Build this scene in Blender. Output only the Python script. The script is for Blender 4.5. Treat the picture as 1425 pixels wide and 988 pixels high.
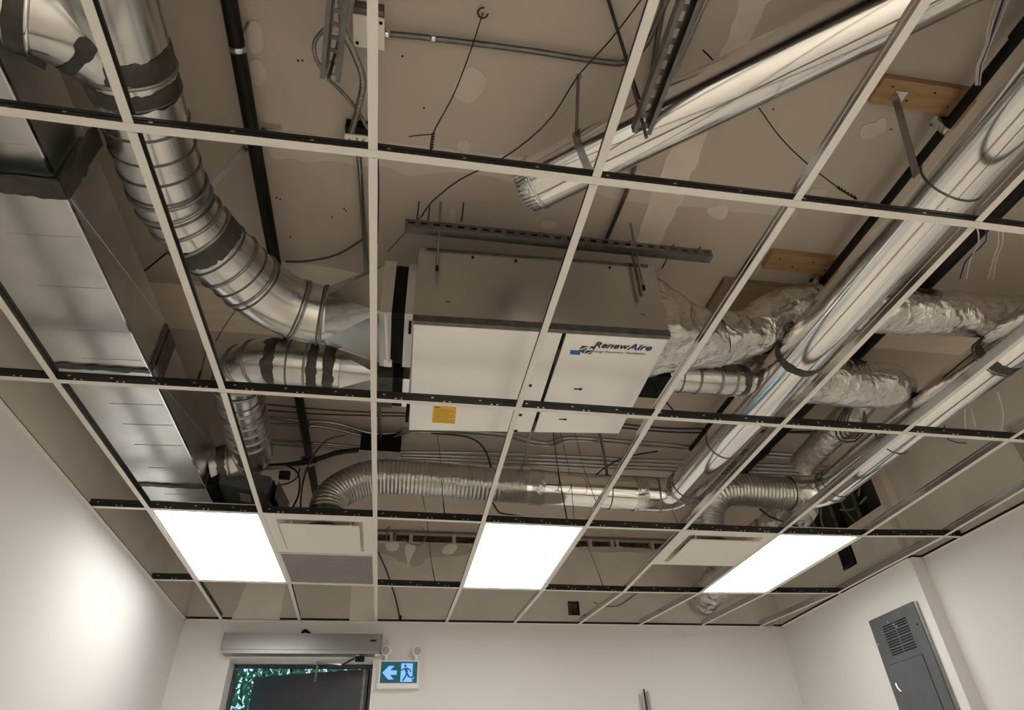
import bpy, math, random
from mathutils import Vector, Matrix, noise
random.seed(7)
for o in list(bpy.data.objects): bpy.data.objects.remove(o)
SC = bpy.context.scene
COL = SC.collection

# ------------------------------------------------------------------ camera
ZG = 2.85                      # height of the suspended grid above the floor
FPX = 894.599                  # focal length in pixels of a 1425 x 988 frame
CAM = Vector((1.3666, -1.0907, ZG - 1.4758))
def _rot(w):
    w = Vector(w); th = w.length
    return Matrix.Rotation(th, 3, w.normalized())
RM = _rot((0.9202, -0.1045, 0.1391))          # world -> camera (x right, y down, z forward)
cd = bpy.data.cameras.new('camera'); cam = bpy.data.objects.new('camera', cd); COL.objects.link(cam)
cd.sensor_fit = 'HORIZONTAL'; cd.sensor_width = 36.0; cd.lens = FPX / 1425 * 36.0
cd.clip_start = 0.02; cd.clip_end = 200
right, down, fwd = RM[0], RM[1], RM[2]
M = Matrix(((right.x, -down.x, -fwd.x, CAM.x), (right.y, -down.y, -fwd.y, CAM.y), (right.z, -down.z, -fwd.z, CAM.z), (0, 0, 0, 1)))
cam.matrix_world = M
SC.camera = cam

# ------------------------------------------------------------------ world and exposure
wd = bpy.data.worlds.new('sky'); SC.world = wd; wd.use_nodes = True
bg = wd.node_tree.nodes['Background']; bg.inputs[0].default_value = (0.42, 0.68, 0.85, 1); bg.inputs[1].default_value = 0.9
SC.view_settings.view_transform = 'Standard'; SC.view_settings.look = 'None'
SC.view_settings.gamma = 1.0; SC.view_settings.use_curve_mapping = False
SC.view_settings.exposure = 0.56
SC.cycles.sample_clamp_indirect = 6.0; SC.cycles.blur_glossy = 0.1; SC.cycles.diffuse_bounces = 6
PANEL_LIGHT = 5.5              # emission of the ceiling light panels

# ------------------------------------------------------------------ measuring helpers
def ray(px, py): return RM.transposed() @ Vector(((px - 712.5) / FPX, (py - 494) / FPX, 1))
def P(px, py, z):                                   # point at height z above the grid
    v = ray(px, py); return CAM + v * ((z + ZG - CAM.z) / v.z)
def PX(px, py, X): v = ray(px, py); return CAM + v * ((X - CAM.x) / v.x)
def PY(px, py, Y): v = ray(px, py); return CAM + v * ((Y - CAM.y) / v.y)
def V(x, y, z): return Vector((x, y, z + ZG))       # z relative to the grid

# ------------------------------------------------------------------ materials
MATS = {}
def mat(name, col, rough=0.6, metal=0.0, col2=None, nscale=6.0, bump=0.0, bscale=40.0, rvar=0.0, emit=None, stretch=None, spec=None, bdetail=3.0, bdist=0.01):
    m = bpy.data.materials.new(name); m.use_nodes = True; nt = m.node_tree; b = nt.nodes['Principled BSDF']
    b.inputs['Base Color'].default_value = (*col, 1); b.inputs['Roughness'].default_value = rough; b.inputs['Metallic'].default_value = metal
    if spec is not None: b.inputs['Specular IOR Level'].default_value = spec
    tc = nt.nodes.new('ShaderNodeTexCoord'); src = tc.outputs['Object']
    if stretch:
        mp = nt.nodes.new('ShaderNodeMapping'); mp.inputs['Scale'].default_value = stretch; nt.links.new(src, mp.inputs[0]); src = mp.outputs[0]
    if col2 or rvar:
        n = nt.nodes.new('ShaderNodeTexNoise'); n.inputs['Scale'].default_value = nscale; n.inputs['Detail'].default_value = 4; nt.links.new(src, n.inputs['Vector'])
        if col2:
            r = nt.nodes.new('ShaderNodeValToRGB'); r.color_ramp.elements[0].position = .35; r.color_ramp.elements[1].position = .68
            r.color_ramp.elements[0].color = (*col, 1); r.color_ramp.elements[1].color = (*col2, 1)
            nt.links.new(n.outputs['Fac'], r.inputs[0]); nt.links.new(r.outputs[0], b.inputs['Base Color'])
        if rvar:
            mr = nt.nodes.new('ShaderNodeMapRange'); mr.inputs['From Min'].default_value = .3; mr.inputs['From Max'].default_value = .7
            mr.inputs['To Min'].default_value = max(.02, rough - rvar); mr.inputs['To Max'].default_value = rough + rvar
            nt.links.new(n.outputs['Fac'], mr.inputs['Value']); nt.links.new(mr.outputs[0], b.inputs['Roughness'])
    if bump:
        n2 = nt.nodes.new('ShaderNodeTexNoise'); n2.inputs['Scale'].default_value = bscale; n2.inputs['Detail'].default_value = bdetail; nt.links.new(src, n2.inputs['Vector'])
        bp = nt.nodes.new('ShaderNodeBump'); bp.inputs['Strength'].default_value = bump; bp.inputs['Distance'].default_value = bdist
        nt.links.new(n2.outputs['Fac'], bp.inputs['Height']); nt.links.new(bp.outputs[0], b.inputs['Normal'])
    if emit:
        b.inputs['Emission Color'].default_value = (*emit[0], 1); b.inputs['Emission Strength'].default_value = emit[1]
    MATS[name] = m; return m

mat('galv', (.68, .675, .655), .24, 1, (.56, .555, .54), 9, .03, 7, .05)
mat('galv_satin', (.74, .74, .73), .34, 1, (.64, .64, .63), 5, .05, 9, .05)
mat('unit_casing_shaded', (.56, .55, .53), .34, 1, (.50, .49, .47), 3, .02, 6, .04)  # darker than the panels: shade on the front face put into the colour
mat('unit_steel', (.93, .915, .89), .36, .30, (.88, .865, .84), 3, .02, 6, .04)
mat('bright', (.92, .91, .895), .13, 1, (.86, .85, .835), 3, .06, 5, .03)
mat('dull_zinc', (.36, .35, .33), .4, 1, (.28, .27, .26), 20)
mat('steel_dark', (.20, .19, .18), .45, 1, (.13, .125, .12), 25)
mat('strut', (.21, .205, .195), .38, 1, (.15, .147, .14), 18)
mat('emt', (.40, .39, .375), .25, 1)
mat('mastic', (.018, .015, .013), .45, 0, (.075, .065, .055), 9, .6, 22, stretch=(1, 1, 1))
mat('drywall', (.475, .412, .352), .92, 0, (.51, .445, .383), 2.2, .05, 60)
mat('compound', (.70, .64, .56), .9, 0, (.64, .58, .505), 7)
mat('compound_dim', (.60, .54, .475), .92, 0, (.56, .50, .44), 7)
mat('floor', (.86, .79, .69), .45, 0, (.81, .735, .635), 1.5)
mat('tee_white', (.74, .71, .665), .45)
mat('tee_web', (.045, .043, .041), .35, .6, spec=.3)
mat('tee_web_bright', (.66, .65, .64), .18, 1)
mat('rivet', (.8, .8, .78), .3, 1)
mat('black_pipe', (.006, .0055, .005), .5, 0, (.012, .011, .010), 12, spec=.2)
mat('black', (.005, .005, .005), .7, spec=.2)
mat('canvas', (.005, .005, .005), .85, 0, (.010, .010, .010), 30, .3, 20, spec=.15)
mat('rubber', (.022, .022, .022), .6)
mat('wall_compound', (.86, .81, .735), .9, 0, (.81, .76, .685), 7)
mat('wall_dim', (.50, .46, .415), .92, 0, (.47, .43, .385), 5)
mat('wood', (.40, .245, .115), .7, 0, (.30, .175, .08), 5, .1, 30, stretch=(1, 9, 9))
mat('plywood', (.72, .63, .51), .8, 0, (.64, .55, .43), 4, .05, 30, stretch=(1, 7, 7))
mat('plywood_brown', (.27, .18, .105), .8, 0, (.21, .135, .075), 4, .05, 30, stretch=(1, 7, 7))
mat('white_cover', (.78, .74, .66), .4)
mat('added_ceiling_tile', (.78, .77, .74), .9, 0, (.72, .71, .68), 60)
mat('white_plastic', (.82, .80, .76), .35)
mat('diffuser_paint', (.76, .72, .66), .5)
mat('grille', (.30, .30, .30), .5, .3)
mat('ink', (.015, .013, .012), .6)
mat('ink_blue', (.02, .03, .22), .5)
mat('ink_brown', (.045, .03, .022), .5)
mat('ink_tan', (.36, .31, .25), .6)
mat('sticker_blue', (.02, .10, .42), .4)
mat('sticker_yellow', (.80, .47, .02), .5)
mat('panel_grey', (.105, .112, .115), .42, 0, (.085, .09, .094), 5)
mat('door_paint', (.050, .046, .047), .38, 0, (.042, .039, .040), 3)
mat('door_frame', (.045, .043, .045), .5)
mat('operator', (.50, .495, .48), .33, .85)
mat('operator_dark', (.34, .335, .33), .4, .8)
mat('wool', (.18, .125, .065), .95, 0, (.055, .038, .022), 22, .8, 40)
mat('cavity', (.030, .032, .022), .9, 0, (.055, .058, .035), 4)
mat('cable_grey', (.22, .205, .19), .5)
mat('cable_black', (.02, .018, .017), .5)
mat('cable_brown', (.075, .055, .045), .5)
mat('cable_white', (.60, .56, .49), .5)
mat('cable_blue', (.015, .03, .16), .5)
mat('red_fitting', (.16, .012, .010), .45)
mat('wire', (.030, .026, .023), .5, .5)
mat('actuator', (.060, .056, .062), .5)
mat('label_grey', (.40, .38, .37), .6)
mat('light', (.9, .9, .9), .5, 0, emit=((1, .985, .955), PANEL_LIGHT))
mat('sign_dark', (.003, .050, .062), .5, 0, emit=((.003, .06, .085), .55))
mat('sign_lit', (.05, .1, .2), .5, 0, emit=((.20, .46, .93), .75))
mat('sign_man', (.003, .030, .06), .5, 0, emit=((.003, .06, .16), .6))
mat('leaf', (.03, .15, .07), .4, 0, (.16, .42, .20), 6)
mat('bark', (.05, .04, .03), .9)

def foil(name, base, rough, bump, sc):
    m = bpy.data.materials.new(name); m.use_nodes = True; nt = m.node_tree; b = nt.nodes['Principled BSDF']
    b.inputs['Base Color'].default_value = (*base, 1); b.inputs['Metallic'].default_value = 1; b.inputs['Roughness'].default_value = rough
    tc = nt.nodes.new('ShaderNodeTexCoord')
    n0 = nt.nodes.new('ShaderNodeTexNoise'); n0.inputs['Scale'].default_value = sc * .6
    mx = nt.nodes.new('ShaderNodeMixRGB'); mx.inputs[0].default_value = .18
    nt.links.new(tc.outputs['Object'], n0.inputs['Vector']); nt.links.new(tc.outputs['Object'], mx.inputs[1]); nt.links.new(n0.outputs['Color'], mx.inputs[2])
    vo = nt.nodes.new('ShaderNodeTexVoronoi'); vo.feature = 'F1'; vo.inputs['Scale'].default_value = sc; nt.links.new(mx.outputs[0], vo.inputs['Vector'])
    n1 = nt.nodes.new('ShaderNodeTexNoise'); n1.inputs['Scale'].default_value = sc * 1.4; n1.inputs['Detail'].default_value = 5; nt.links.new(mx.outputs[0], n1.inputs['Vector'])
    ad = nt.nodes.new('ShaderNodeMath'); ad.operation = 'ADD'; nt.links.new(vo.outputs['Distance'], ad.inputs[0]); nt.links.new(n1.outputs['Fac'], ad.inputs[1])
    bp = nt.nodes.new('ShaderNodeBump'); bp.inputs['Strength'].default_value = bump; bp.inputs['Distance'].default_value = .02
    nt.links.new(ad.outputs[0], bp.inputs['Height']); nt.links.new(bp.outputs[0], b.inputs['Normal'])
    MATS[name] = m
foil('foil', (.70, .68, .65), .27, .55, 14)
foil('foil_flat', (.66, .64, .61), .33, .35, 18)
foil('flex', (.60, .585, .56), .30, .15, 20)

# painted wall below the grid, bare drywall above it
def wall_mat():
    m = bpy.data.materials.new('wall_paint'); m.use_nodes = True; nt = m.node_tree; b = nt.nodes['Principled BSDF']
    b.inputs['Roughness'].default_value = .75
    g = nt.nodes.new('ShaderNodeNewGeometry'); s = nt.nodes.new('ShaderNodeSeparateXYZ'); nt.links.new(g.outputs['Position'], s.inputs[0])
    gt = nt.nodes.new('ShaderNodeMath'); gt.operation = 'GREATER_THAN'; gt.inputs[1].default_value = ZG + .004; nt.links.new(s.outputs['Z'], gt.inputs[0])
    n = nt.nodes.new('ShaderNodeTexNoise'); n.inputs['Scale'].default_value = 2.0; nt.links.new(g.outputs['Position'], n.inputs['Vector'])
    r1 = nt.nodes.new('ShaderNodeValToRGB'); r1.color_ramp.elements[0].color = (.70, .692, .668, 1); r1.color_ramp.elements[1].color = (.73, .722, .70, 1)
    r2 = nt.nodes.new('ShaderNodeValToRGB'); r2.color_ramp.elements[0].color = (.62, .575, .52, 1); r2.color_ramp.elements[1].color = (.69, .64, .585, 1)
    r2.color_ramp.elements[0].position = .4; r2.color_ramp.elements[1].position = .62
    nt.links.new(n.outputs['Fac'], r1.inputs[0]); nt.links.new(n.outputs['Fac'], r2.inputs[0])
    mx = nt.nodes.new('ShaderNodeMixRGB'); nt.links.new(gt.outputs[0], mx.inputs[0]); nt.links.new(r1.outputs[0], mx.inputs[1]); nt.links.new(r2.outputs[0], mx.inputs[2])
    nt.links.new(mx.outputs[0], b.inputs['Base Color']); MATS['wall_paint'] = m
wall_mat()

# ------------------------------------------------------------------ mesh building
class MB:
    def __init__(s): s.v = []; s.f = []; s.sm = []
    def add(s, vs, fs, smooth=False):
        o = len(s.v); s.v += [Vector(x) for x in vs]; s.f += [[i + o for i in f] for f in fs]; s.sm += [smooth] * len(fs); return s
    def box(s, x0, x1, y0, y1, z0, z1):            # z relative to the grid
        vs = [V(x, y, z) for z in (z0, z1) for y in (y0, y1) for x in (x0, x1)]
        return s.add(vs, [(0, 2, 3, 1), (4, 5, 7, 6), (0, 1, 5, 4), (2, 6, 7, 3), (0, 4, 6, 2), (1, 3, 7, 5)])
    def hexa(s, lo, hi):                            # two quads, lower then upper
        vs = list(lo) + list(hi)
        return s.add(vs, [(3, 2, 1, 0), (4, 5, 6, 7), (0, 1, 5, 4), (1, 2, 6, 5), (2, 3, 7, 6), (3, 0, 4, 7)])
    def obox(s, c, ax, ay, az, hx, hy, hz):         # oriented box: centre, axes, half sizes
        c = Vector(c); ax, ay, az = Vector(ax).normalized() * hx, Vector(ay).normalized() * hy, Vector(az).normalized() * hz
        return s.hexa([c - ax - ay - az, c + ax - ay - az, c + ax + ay - az, c - ax + ay - az], [c - ax - ay + az, c + ax - ay + az, c + ax + ay + az, c - ax + ay + az])
    def bar(s, a, b, w, h, up=(0, 0, 1)):           # rectangular bar from a to b
        a, b = Vector(a), Vector(b); d = (b - a); L = d.length; d.normalize(); u = Vector(up)
        sd = d.cross(u)
        if sd.length < 1e-4: sd = d.cross(Vector((1, 0, 0)))
        sd.normalize(); u = sd.cross(d)
        return s.obox((a + b) / 2, d, sd, u, L / 2, w / 2, h / 2)
    def prism(s, poly, ext):
        n = len(poly); e = Vector(ext); vs = [Vector(p) for p in poly] + [Vector(p) + e for p in poly]
        return s.add(vs, [list(range(n))[::-1], list(range(n, 2 * n))] + [(i, (i + 1) % n, n + (i + 1) % n, n + i) for i in range(n)])
    def tube(s, path, r, n=16, caps=True, jit=0.0, seed=0):
        path = [Vector(p) for p in path]; m = len(path); rf = r if callable(r) else (lambda t, i: r)
        tan = []
        for i in range(m):
            j = 1; t = Vector()
            while t.length < 1e-7 and j < m: t = path[min(i + j, m - 1)] - path[max(i - j, 0)]; j += 1
            tan.append(t.normalized())
        u = tan[0].cross(Vector((0, 0, 1)))
        if u.length < 1e-3: u = tan[0].cross(Vector((0, 1, 0)))
        u.normalize(); rings = []; dist = 0
        for i in range(m):
            if i: dist += (path[i] - path[i - 1]).length
            u = u - tan[i] * u.dot(tan[i]); u.normalize(); w = tan[i].cross(u); rr = rf(dist, i); ring = []
            for k in range(n):
                a = 2 * math.pi * k / n; d = u * math.cos(a) + w * math.sin(a); q = rr
                if jit: q += jit * (noise.noise((path[i] + d * rr) * 9 + Vector((seed, 0, 0))) + .6 * noise.noise((path[i] + d * rr) * 24 + Vector((0, seed, 0))))
                ring.append(path[i] + d * q)
            rings.append(ring)
        vs = [p for rg in rings for p in rg]; fs = []
        for i in range(m - 1):
            for k in range(n):
                fs.append((i * n + k, i * n + (k + 1) % n, (i + 1) * n + (k + 1) % n, (i + 1) * n + k))
        s.add(vs, fs, True)
        if caps:
            s.add(rings[0], [list(range(n))[::-1]]); s.add(rings[-1], [list(range(n))])
        return s
    def loft(s, rings, smooth=False, caps=False):
        n = len(rings[0]); vs = [p for r in rings for p in r]; fs = []
        for i in range(len(rings) - 1):
            for k in range(n): fs.append((i * n + k, i * n + (k + 1) % n, (i + 1) * n + (k + 1) % n, (i + 1) * n + k))
        s.add(vs, fs, smooth)
        if caps: s.add(rings[0], [list(range(n))[::-1]]); s.add(rings[-1], [list(range(n))])
        return s
    def ring(s, c, t, r, w, h, n=24):               # raised hoop of width w and height h round an axis
        c, t = Vector(c), Vector(t).normalized()
        return s.tube([c - t * w / 2, c - t * w / 2, c - t * w * .3, c + t * w * .3, c + t * w / 2, c + t * w / 2], lambda d, i: (r - .004, r, r + h, r + h, r, r - .004)[i], n, False)

ORG = {}
def mesh(name, mb, matname):
    me = bpy.data.meshes.new(name); me.from_pydata([tuple(v) for v in mb.v], [], mb.f); me.polygons.foreach_set('use_smooth', mb.sm)
    if matname: me.materials.append(MATS[matname])
    me.update(); return me
def tag(o, label=None, cat=None, group=None, kind=None):
    if label: o['label'] = label
    if cat: o['category'] = cat
    if group: o['group'] = group
    if kind: o['kind'] = kind
    return o
def empty(name, loc, label, cat, group=None, kind=None):
    o = bpy.data.objects.new(name, None); COL.objects.link(o); o.location = loc; o.empty_display_size = .05; ORG[o.name] = Vector(loc)
    return tag(o, label, cat, group, kind)
def obj(name, mb, matname, parent=None, label=None, cat=None, group=None, kind=None):
    if parent is not None: org = ORG[parent.name]
    else:
        xs = [v.x for v in mb.v]; ys = [v.y for v in mb.v]; zs = [v.z for v in mb.v]
        org = Vector(((min(xs) + max(xs)) / 2, (min(ys) + max(ys)) / 2, min(zs)))
    for i, v in enumerate(mb.v): mb.v[i] = v - org
    o = bpy.data.objects.new(name, mesh(name, mb, matname)); COL.objects.link(o); ORG[o.name] = org
    if parent is not None: o.parent = parent
    else: o.location = org
    return tag(o, label, cat, group, kind)

def cr(pts, step=.02):                               # smooth curve through points
    pts = [Vector(p) for p in pts]; q = [pts[0] * 2 - pts[1]] + pts + [pts[-1] * 2 - pts[-2]]; out = []
    for i in range(1, len(q) - 2):
        a, b, c, d = q[i - 1:i + 3]; n = max(1, int((c - b).length / step))
        for k in range(n):
            t = k / n
            out.append(.5 * ((2 * b) + (c - a) * t + (2 * a - 5 * b + 4 * c - d) * t * t + (3 * b - a - 3 * c + d) * t ** 3))
    out.append(pts[-1]); return out
def fillet(pts, rad, seg=10):                        # polyline with round corners
    pts = [Vector(p) for p in pts]; out = [pts[0]]
    for i in range(1, len(pts) - 1):
        a, b, c = pts[i - 1], pts[i], pts[i + 1]; r = min(rad, (a - b).length * .49, (c - b).length * .49)
        p, q = b + (a - b).normalized() * r, b + (c - b).normalized() * r
        for k in range(seg + 1):
            t = k / seg; out.append(p * (1 - t) ** 2 + b * (2 * t * (1 - t)) + q * t * t)
    out.append(pts[-1]); return out
def resample(path, step):
    path = [Vector(p) for p in path]; L = [0]
    for i in range(1, len(path)): L.append(L[-1] + (path[i] - path[i - 1]).length)
    n = max(2, int(L[-1] / step)); out = []; j = 0
    for k in range(n + 1):
        d = L[-1] * k / n
        while j < len(L) - 2 and L[j + 1] < d: j += 1
        t = (d - L[j]) / max(1e-9, L[j + 1] - L[j]); out.append(path[j].lerp(path[j + 1], t))
    return out
def station(path, d):                                # point and tangent at distance d
    for i in range(1, len(path)):
        L = (path[i] - path[i - 1]).length
        if d <= L or i == len(path) - 1:
            t = (path[i] - path[i - 1]).normalized(); return path[i - 1] + t * d, t
        d -= L
def plen(path): return sum((path[i] - path[i - 1]).length for i in range(1, len(path)))

def holed_rect(u0, u1, w0, w1, holes):               # rectangles covering u x w minus holes (u0,u1,w0,w1)
    us = sorted({u0, u1, *[c for h in holes for c in h[:2]]}); ws = sorted({w0, w1, *[c for h in holes for c in h[2:]]}); out = []
    for i in range(len(us) - 1):
        for j in range(len(ws) - 1):
            cu, cw = (us[i] + us[i + 1]) / 2, (ws[j] + ws[j + 1]) / 2
            if us[i] < u0 - 1e-6 or us[i + 1] > u1 + 1e-6: continue
            if any(h[0] < cu < h[1] and h[2] < cw < h[3] for h in holes): continue
            out.append((us[i], us[i + 1], ws[j], ws[j + 1]))
    return out
def text_mesh(name, body, size, shear=0.0, offset=0.0):   # flat lettering as a mesh in its own xy plane
    c = bpy.data.curves.new(name, 'FONT'); c.body = body; c.size = size; c.shear = shear; c.offset = offset; c.extrude = .0006; c.resolution_u = 3
    t = bpy.data.objects.new(name, c); COL.objects.link(t); dg = bpy.context.evaluated_depsgraph_get()
    me = bpy.data.meshes.new_from_object(t.evaluated_get(dg)); bpy.data.objects.remove(t); bpy.data.curves.remove(c); return me

# ================================================================== THE SETTING
XL, XR, XRN, YB, YF, ZD = -.28, 4.86, 4.96, 4.60, -7.4, .80    # left, right (far / near), back, front walls, deck
obj('floor', MB().box(XL - .2, XRN + .2, YF - .2, 9.5, -ZG - .1, -ZG), 'floor', label='tan floor below the open ceiling', kind='structure')
ceil = obj('ceiling', MB().box(XL - .2, XRN + .2, YF - .2, YB + .28, ZD, ZD + .12), 'drywall', label='taupe drywall ceiling above the open grid, patched with joint compound', kind='structure')

PN = [0]
def patch(poly, matname, parent, nrm, th=.0018, rough=.012, sub=.03, name='compound_patch'):
    pts = [Vector(p) for p in poly]; out = []
    if rough > .005:
        for _ in range(2): pts = [q for i in range(len(pts)) for q in (pts[i].lerp(pts[(i + 1) % len(pts)], .25), pts[i].lerp(pts[(i + 1) % len(pts)], .75))]
    PN[0] += 1; th += .0003 * PN[0]
    for i in range(len(pts)):                         # ragged edge
        a, b = pts[i], pts[(i + 1) % len(pts)]; n = max(1, int((b - a).length / sub))
        for k in range(n):
            p = a.lerp(b, k / n); d = (b - a).normalized().cross(Vector(nrm))
            out.append(p + d * rough * noise.noise(p * 17))
    obj(name, MB().prism(out, Vector(nrm) * th), matname, parent)
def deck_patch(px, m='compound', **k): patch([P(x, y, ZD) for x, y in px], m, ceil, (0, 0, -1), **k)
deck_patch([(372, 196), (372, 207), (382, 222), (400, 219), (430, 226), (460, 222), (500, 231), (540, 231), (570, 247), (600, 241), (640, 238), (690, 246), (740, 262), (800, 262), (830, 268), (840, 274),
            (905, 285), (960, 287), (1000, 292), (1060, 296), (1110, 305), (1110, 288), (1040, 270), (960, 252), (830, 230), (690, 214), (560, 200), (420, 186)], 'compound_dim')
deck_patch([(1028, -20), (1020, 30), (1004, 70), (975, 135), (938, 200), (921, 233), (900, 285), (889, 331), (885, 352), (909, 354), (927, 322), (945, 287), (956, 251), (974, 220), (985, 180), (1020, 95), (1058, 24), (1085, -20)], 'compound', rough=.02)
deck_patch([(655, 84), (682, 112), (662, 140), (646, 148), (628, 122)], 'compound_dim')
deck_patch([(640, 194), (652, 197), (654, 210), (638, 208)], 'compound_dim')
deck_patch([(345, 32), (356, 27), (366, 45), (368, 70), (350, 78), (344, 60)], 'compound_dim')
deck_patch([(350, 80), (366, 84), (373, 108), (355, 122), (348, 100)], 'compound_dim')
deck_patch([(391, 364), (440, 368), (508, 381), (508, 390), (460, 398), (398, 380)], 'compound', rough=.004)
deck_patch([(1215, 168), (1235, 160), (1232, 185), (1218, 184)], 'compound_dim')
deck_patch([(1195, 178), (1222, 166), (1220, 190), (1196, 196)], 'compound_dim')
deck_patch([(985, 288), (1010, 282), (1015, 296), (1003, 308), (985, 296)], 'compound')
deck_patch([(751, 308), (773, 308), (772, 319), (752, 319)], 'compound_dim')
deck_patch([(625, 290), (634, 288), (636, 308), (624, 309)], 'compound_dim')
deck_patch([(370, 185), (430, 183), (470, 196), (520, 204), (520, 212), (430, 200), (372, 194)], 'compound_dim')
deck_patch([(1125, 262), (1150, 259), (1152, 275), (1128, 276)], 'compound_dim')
for x, y in ((385, 275), (390, 277), (479, 290), (481, 293), (462, 302), (404, 330), (560, 78), (590, 150), (415, 84), (421, 84), (1076, 152), (1240, 180), (757, 328), (470, 391), (760, 315), (650, 113), (655, 110)):
    c = P(x, y, ZD); obj('screw_hole', MB().tube([c + Vector((0, 0, -.002)), c + Vector((0, 0, .002))], .004 if x != 650 else .009, 7), 'black', ceil)
# timber fixed flat to the deck
obj('plywood_board', MB().hexa([V(XL, 1.47, .765), V(1.6, 1.45, .765), V(1.6, 1.80, .765), V(XL, 1.83, .765)], [V(XL, 1.47, .80), V(1.6, 1.45, .80), V(1.6, 1.80, .80), V(XL, 1.83, .80)]),
    'plywood', label='pale plywood board across the deck behind the spiral duct elbow', cat='board')
obj('plywood_board', MB().hexa([V(2.9, 1.08, .77), V(3.75, 1.10, .77), V(3.75, 1.47, .77), V(2.9, 1.46, .77)], [V(2.9, 1.08, .80), V(3.75, 1.10, .80), V(3.75, 1.47, .80), V(2.9, 1.46, .80)]),
    'plywood_brown', label='brown plywood board above the foil wrapped duct elbow', cat='board')
obj('plywood_board', MB().box(3.77, XR, 1.12, 1.50, .768, .80), 'plywood', label='pale plywood board behind the foil duct near the right wall', cat='board')
for n, (x0, x1, y0, y1, lab) in enumerate(((3.03, 3.46, -.05, .055, 'short timber block on the deck holding the strap of the bright pipe'), (3.05, 3.44, .86, .965, 'short timber block on the deck above the foil duct bend'))):
    w = obj('timber_block', MB().box(x0, x1, y0, y1, .762, .80), 'wood', label=lab, cat='wood block', group='timber blocks on the deck')
    for q in range(4):
        c = V(x0 + .05 + q * .09, (y0 + y1) / 2 + (.02 if q % 2 else -.025), .7615); obj('screw', MB().tube([c, c + Vector((0, 0, -.002))], .004, 8), 'black', w)

# walls
wl = obj('wall_left', MB().box(XL - .15, XL, YF, YB + .28, -ZG, ZD), 'wall_paint', label='cream painted left wall, bare above the grid line', kind='structure')
wf = obj('wall_front', MB().box(XL - .15, XRN + .2, YF - .15, YF, -ZG, ZD), 'wall_paint', label='cream wall behind the viewer', kind='structure')
DX0, DX1, DZ = .13, 1.225, -.285                       # door opening
SLOT = (-.05, 4.3, .69, .775); HOLE = (2.865, 2.97, .075, .195)
mb = MB()
for u0, u1, w0, w1 in holed_rect(XL - .15, XR + .3, -ZG, ZD, [(DX0, DX1, -ZG, DZ), SLOT, HOLE]): mb.box(u0, u1, YB, YB + .28, w0, w1)
for (u0, u1, w0, w1) in (SLOT, HOLE): pass
wb = obj('wall_back', mb, 'wall_paint', label='cream painted back wall with the doorway, patched bare drywall above', kind='structure')
obj('mineral_wool', MB().box(SLOT[0], SLOT[1], YB + .07, YB + .11, SLOT[2], SLOT[3]), 'wool', wb)
obj('top_track', MB().box(SLOT[0], SLOT[1], YB - .004, YB + .004, SLOT[3] - .002, ZD - .004), 'dull_zinc', wb)
for x in (545, 549, 572, 632, 850, 857, 905, 780, 820):
    c = PY(x, 747, YB + .03); obj('stud', MB().box(c.x - .016, c.x + .016, YB + .012, YB + .068, SLOT[2], SLOT[3]), 'compound_dim' if x != 549 else 'dull_zinc', wb)
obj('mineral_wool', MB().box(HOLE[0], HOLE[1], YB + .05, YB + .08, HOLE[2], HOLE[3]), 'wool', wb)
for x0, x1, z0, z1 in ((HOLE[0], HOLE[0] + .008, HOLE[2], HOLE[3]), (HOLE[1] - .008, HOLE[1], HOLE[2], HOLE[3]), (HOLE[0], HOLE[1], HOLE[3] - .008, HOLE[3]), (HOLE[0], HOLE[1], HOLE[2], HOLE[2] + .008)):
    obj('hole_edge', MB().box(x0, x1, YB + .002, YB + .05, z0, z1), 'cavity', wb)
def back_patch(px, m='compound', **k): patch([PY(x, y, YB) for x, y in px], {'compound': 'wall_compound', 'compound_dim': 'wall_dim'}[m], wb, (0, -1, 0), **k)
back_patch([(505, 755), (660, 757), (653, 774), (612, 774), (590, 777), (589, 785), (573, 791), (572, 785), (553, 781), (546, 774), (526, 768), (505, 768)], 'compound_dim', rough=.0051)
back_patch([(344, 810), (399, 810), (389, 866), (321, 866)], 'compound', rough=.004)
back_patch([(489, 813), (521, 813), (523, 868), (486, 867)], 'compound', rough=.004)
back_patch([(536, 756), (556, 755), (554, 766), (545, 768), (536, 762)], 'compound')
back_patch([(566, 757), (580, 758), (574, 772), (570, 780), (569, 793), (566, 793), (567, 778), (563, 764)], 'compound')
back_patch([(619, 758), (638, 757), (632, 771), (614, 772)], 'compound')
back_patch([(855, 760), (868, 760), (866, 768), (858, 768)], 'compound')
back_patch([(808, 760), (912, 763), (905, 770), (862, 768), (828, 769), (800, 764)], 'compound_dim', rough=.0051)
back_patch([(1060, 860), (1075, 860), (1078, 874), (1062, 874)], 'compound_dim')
# right wall: the far half stands 10 cm proud of the near half
mb = MB()
BIG = (2.86, 3.95, .42, .76); SM = (3.33, 3.51, .145, .335); NEAR = (1.45, 1.77, .15, .46)
for u0, u1, w0, w1 in holed_rect(2.80, YB, -ZG, ZD, [BIG, SM]): mb.box(XR, XRN + .15, u0, u1, w0, w1)
for u0, u1, w0, w1 in holed_rect(YF, 2.80, -ZG, ZD, [NEAR]): mb.box(XRN, XRN + .15, u0, u1, w0, w1)
wr = obj('wall_right', mb, 'wall_paint', label='cream painted right wall with a shallow step and ragged openings above the grid', kind='structure')
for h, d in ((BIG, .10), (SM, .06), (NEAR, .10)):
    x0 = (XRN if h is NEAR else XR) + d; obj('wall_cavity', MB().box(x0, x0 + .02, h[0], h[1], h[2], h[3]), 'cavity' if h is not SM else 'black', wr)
for y in (3.12, 3.42, 3.70): obj('stud', MB().box(XR + .02, XR + .10, y, y + .04, BIG[2], BIG[3]), 'steel_dark', wr)
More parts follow.
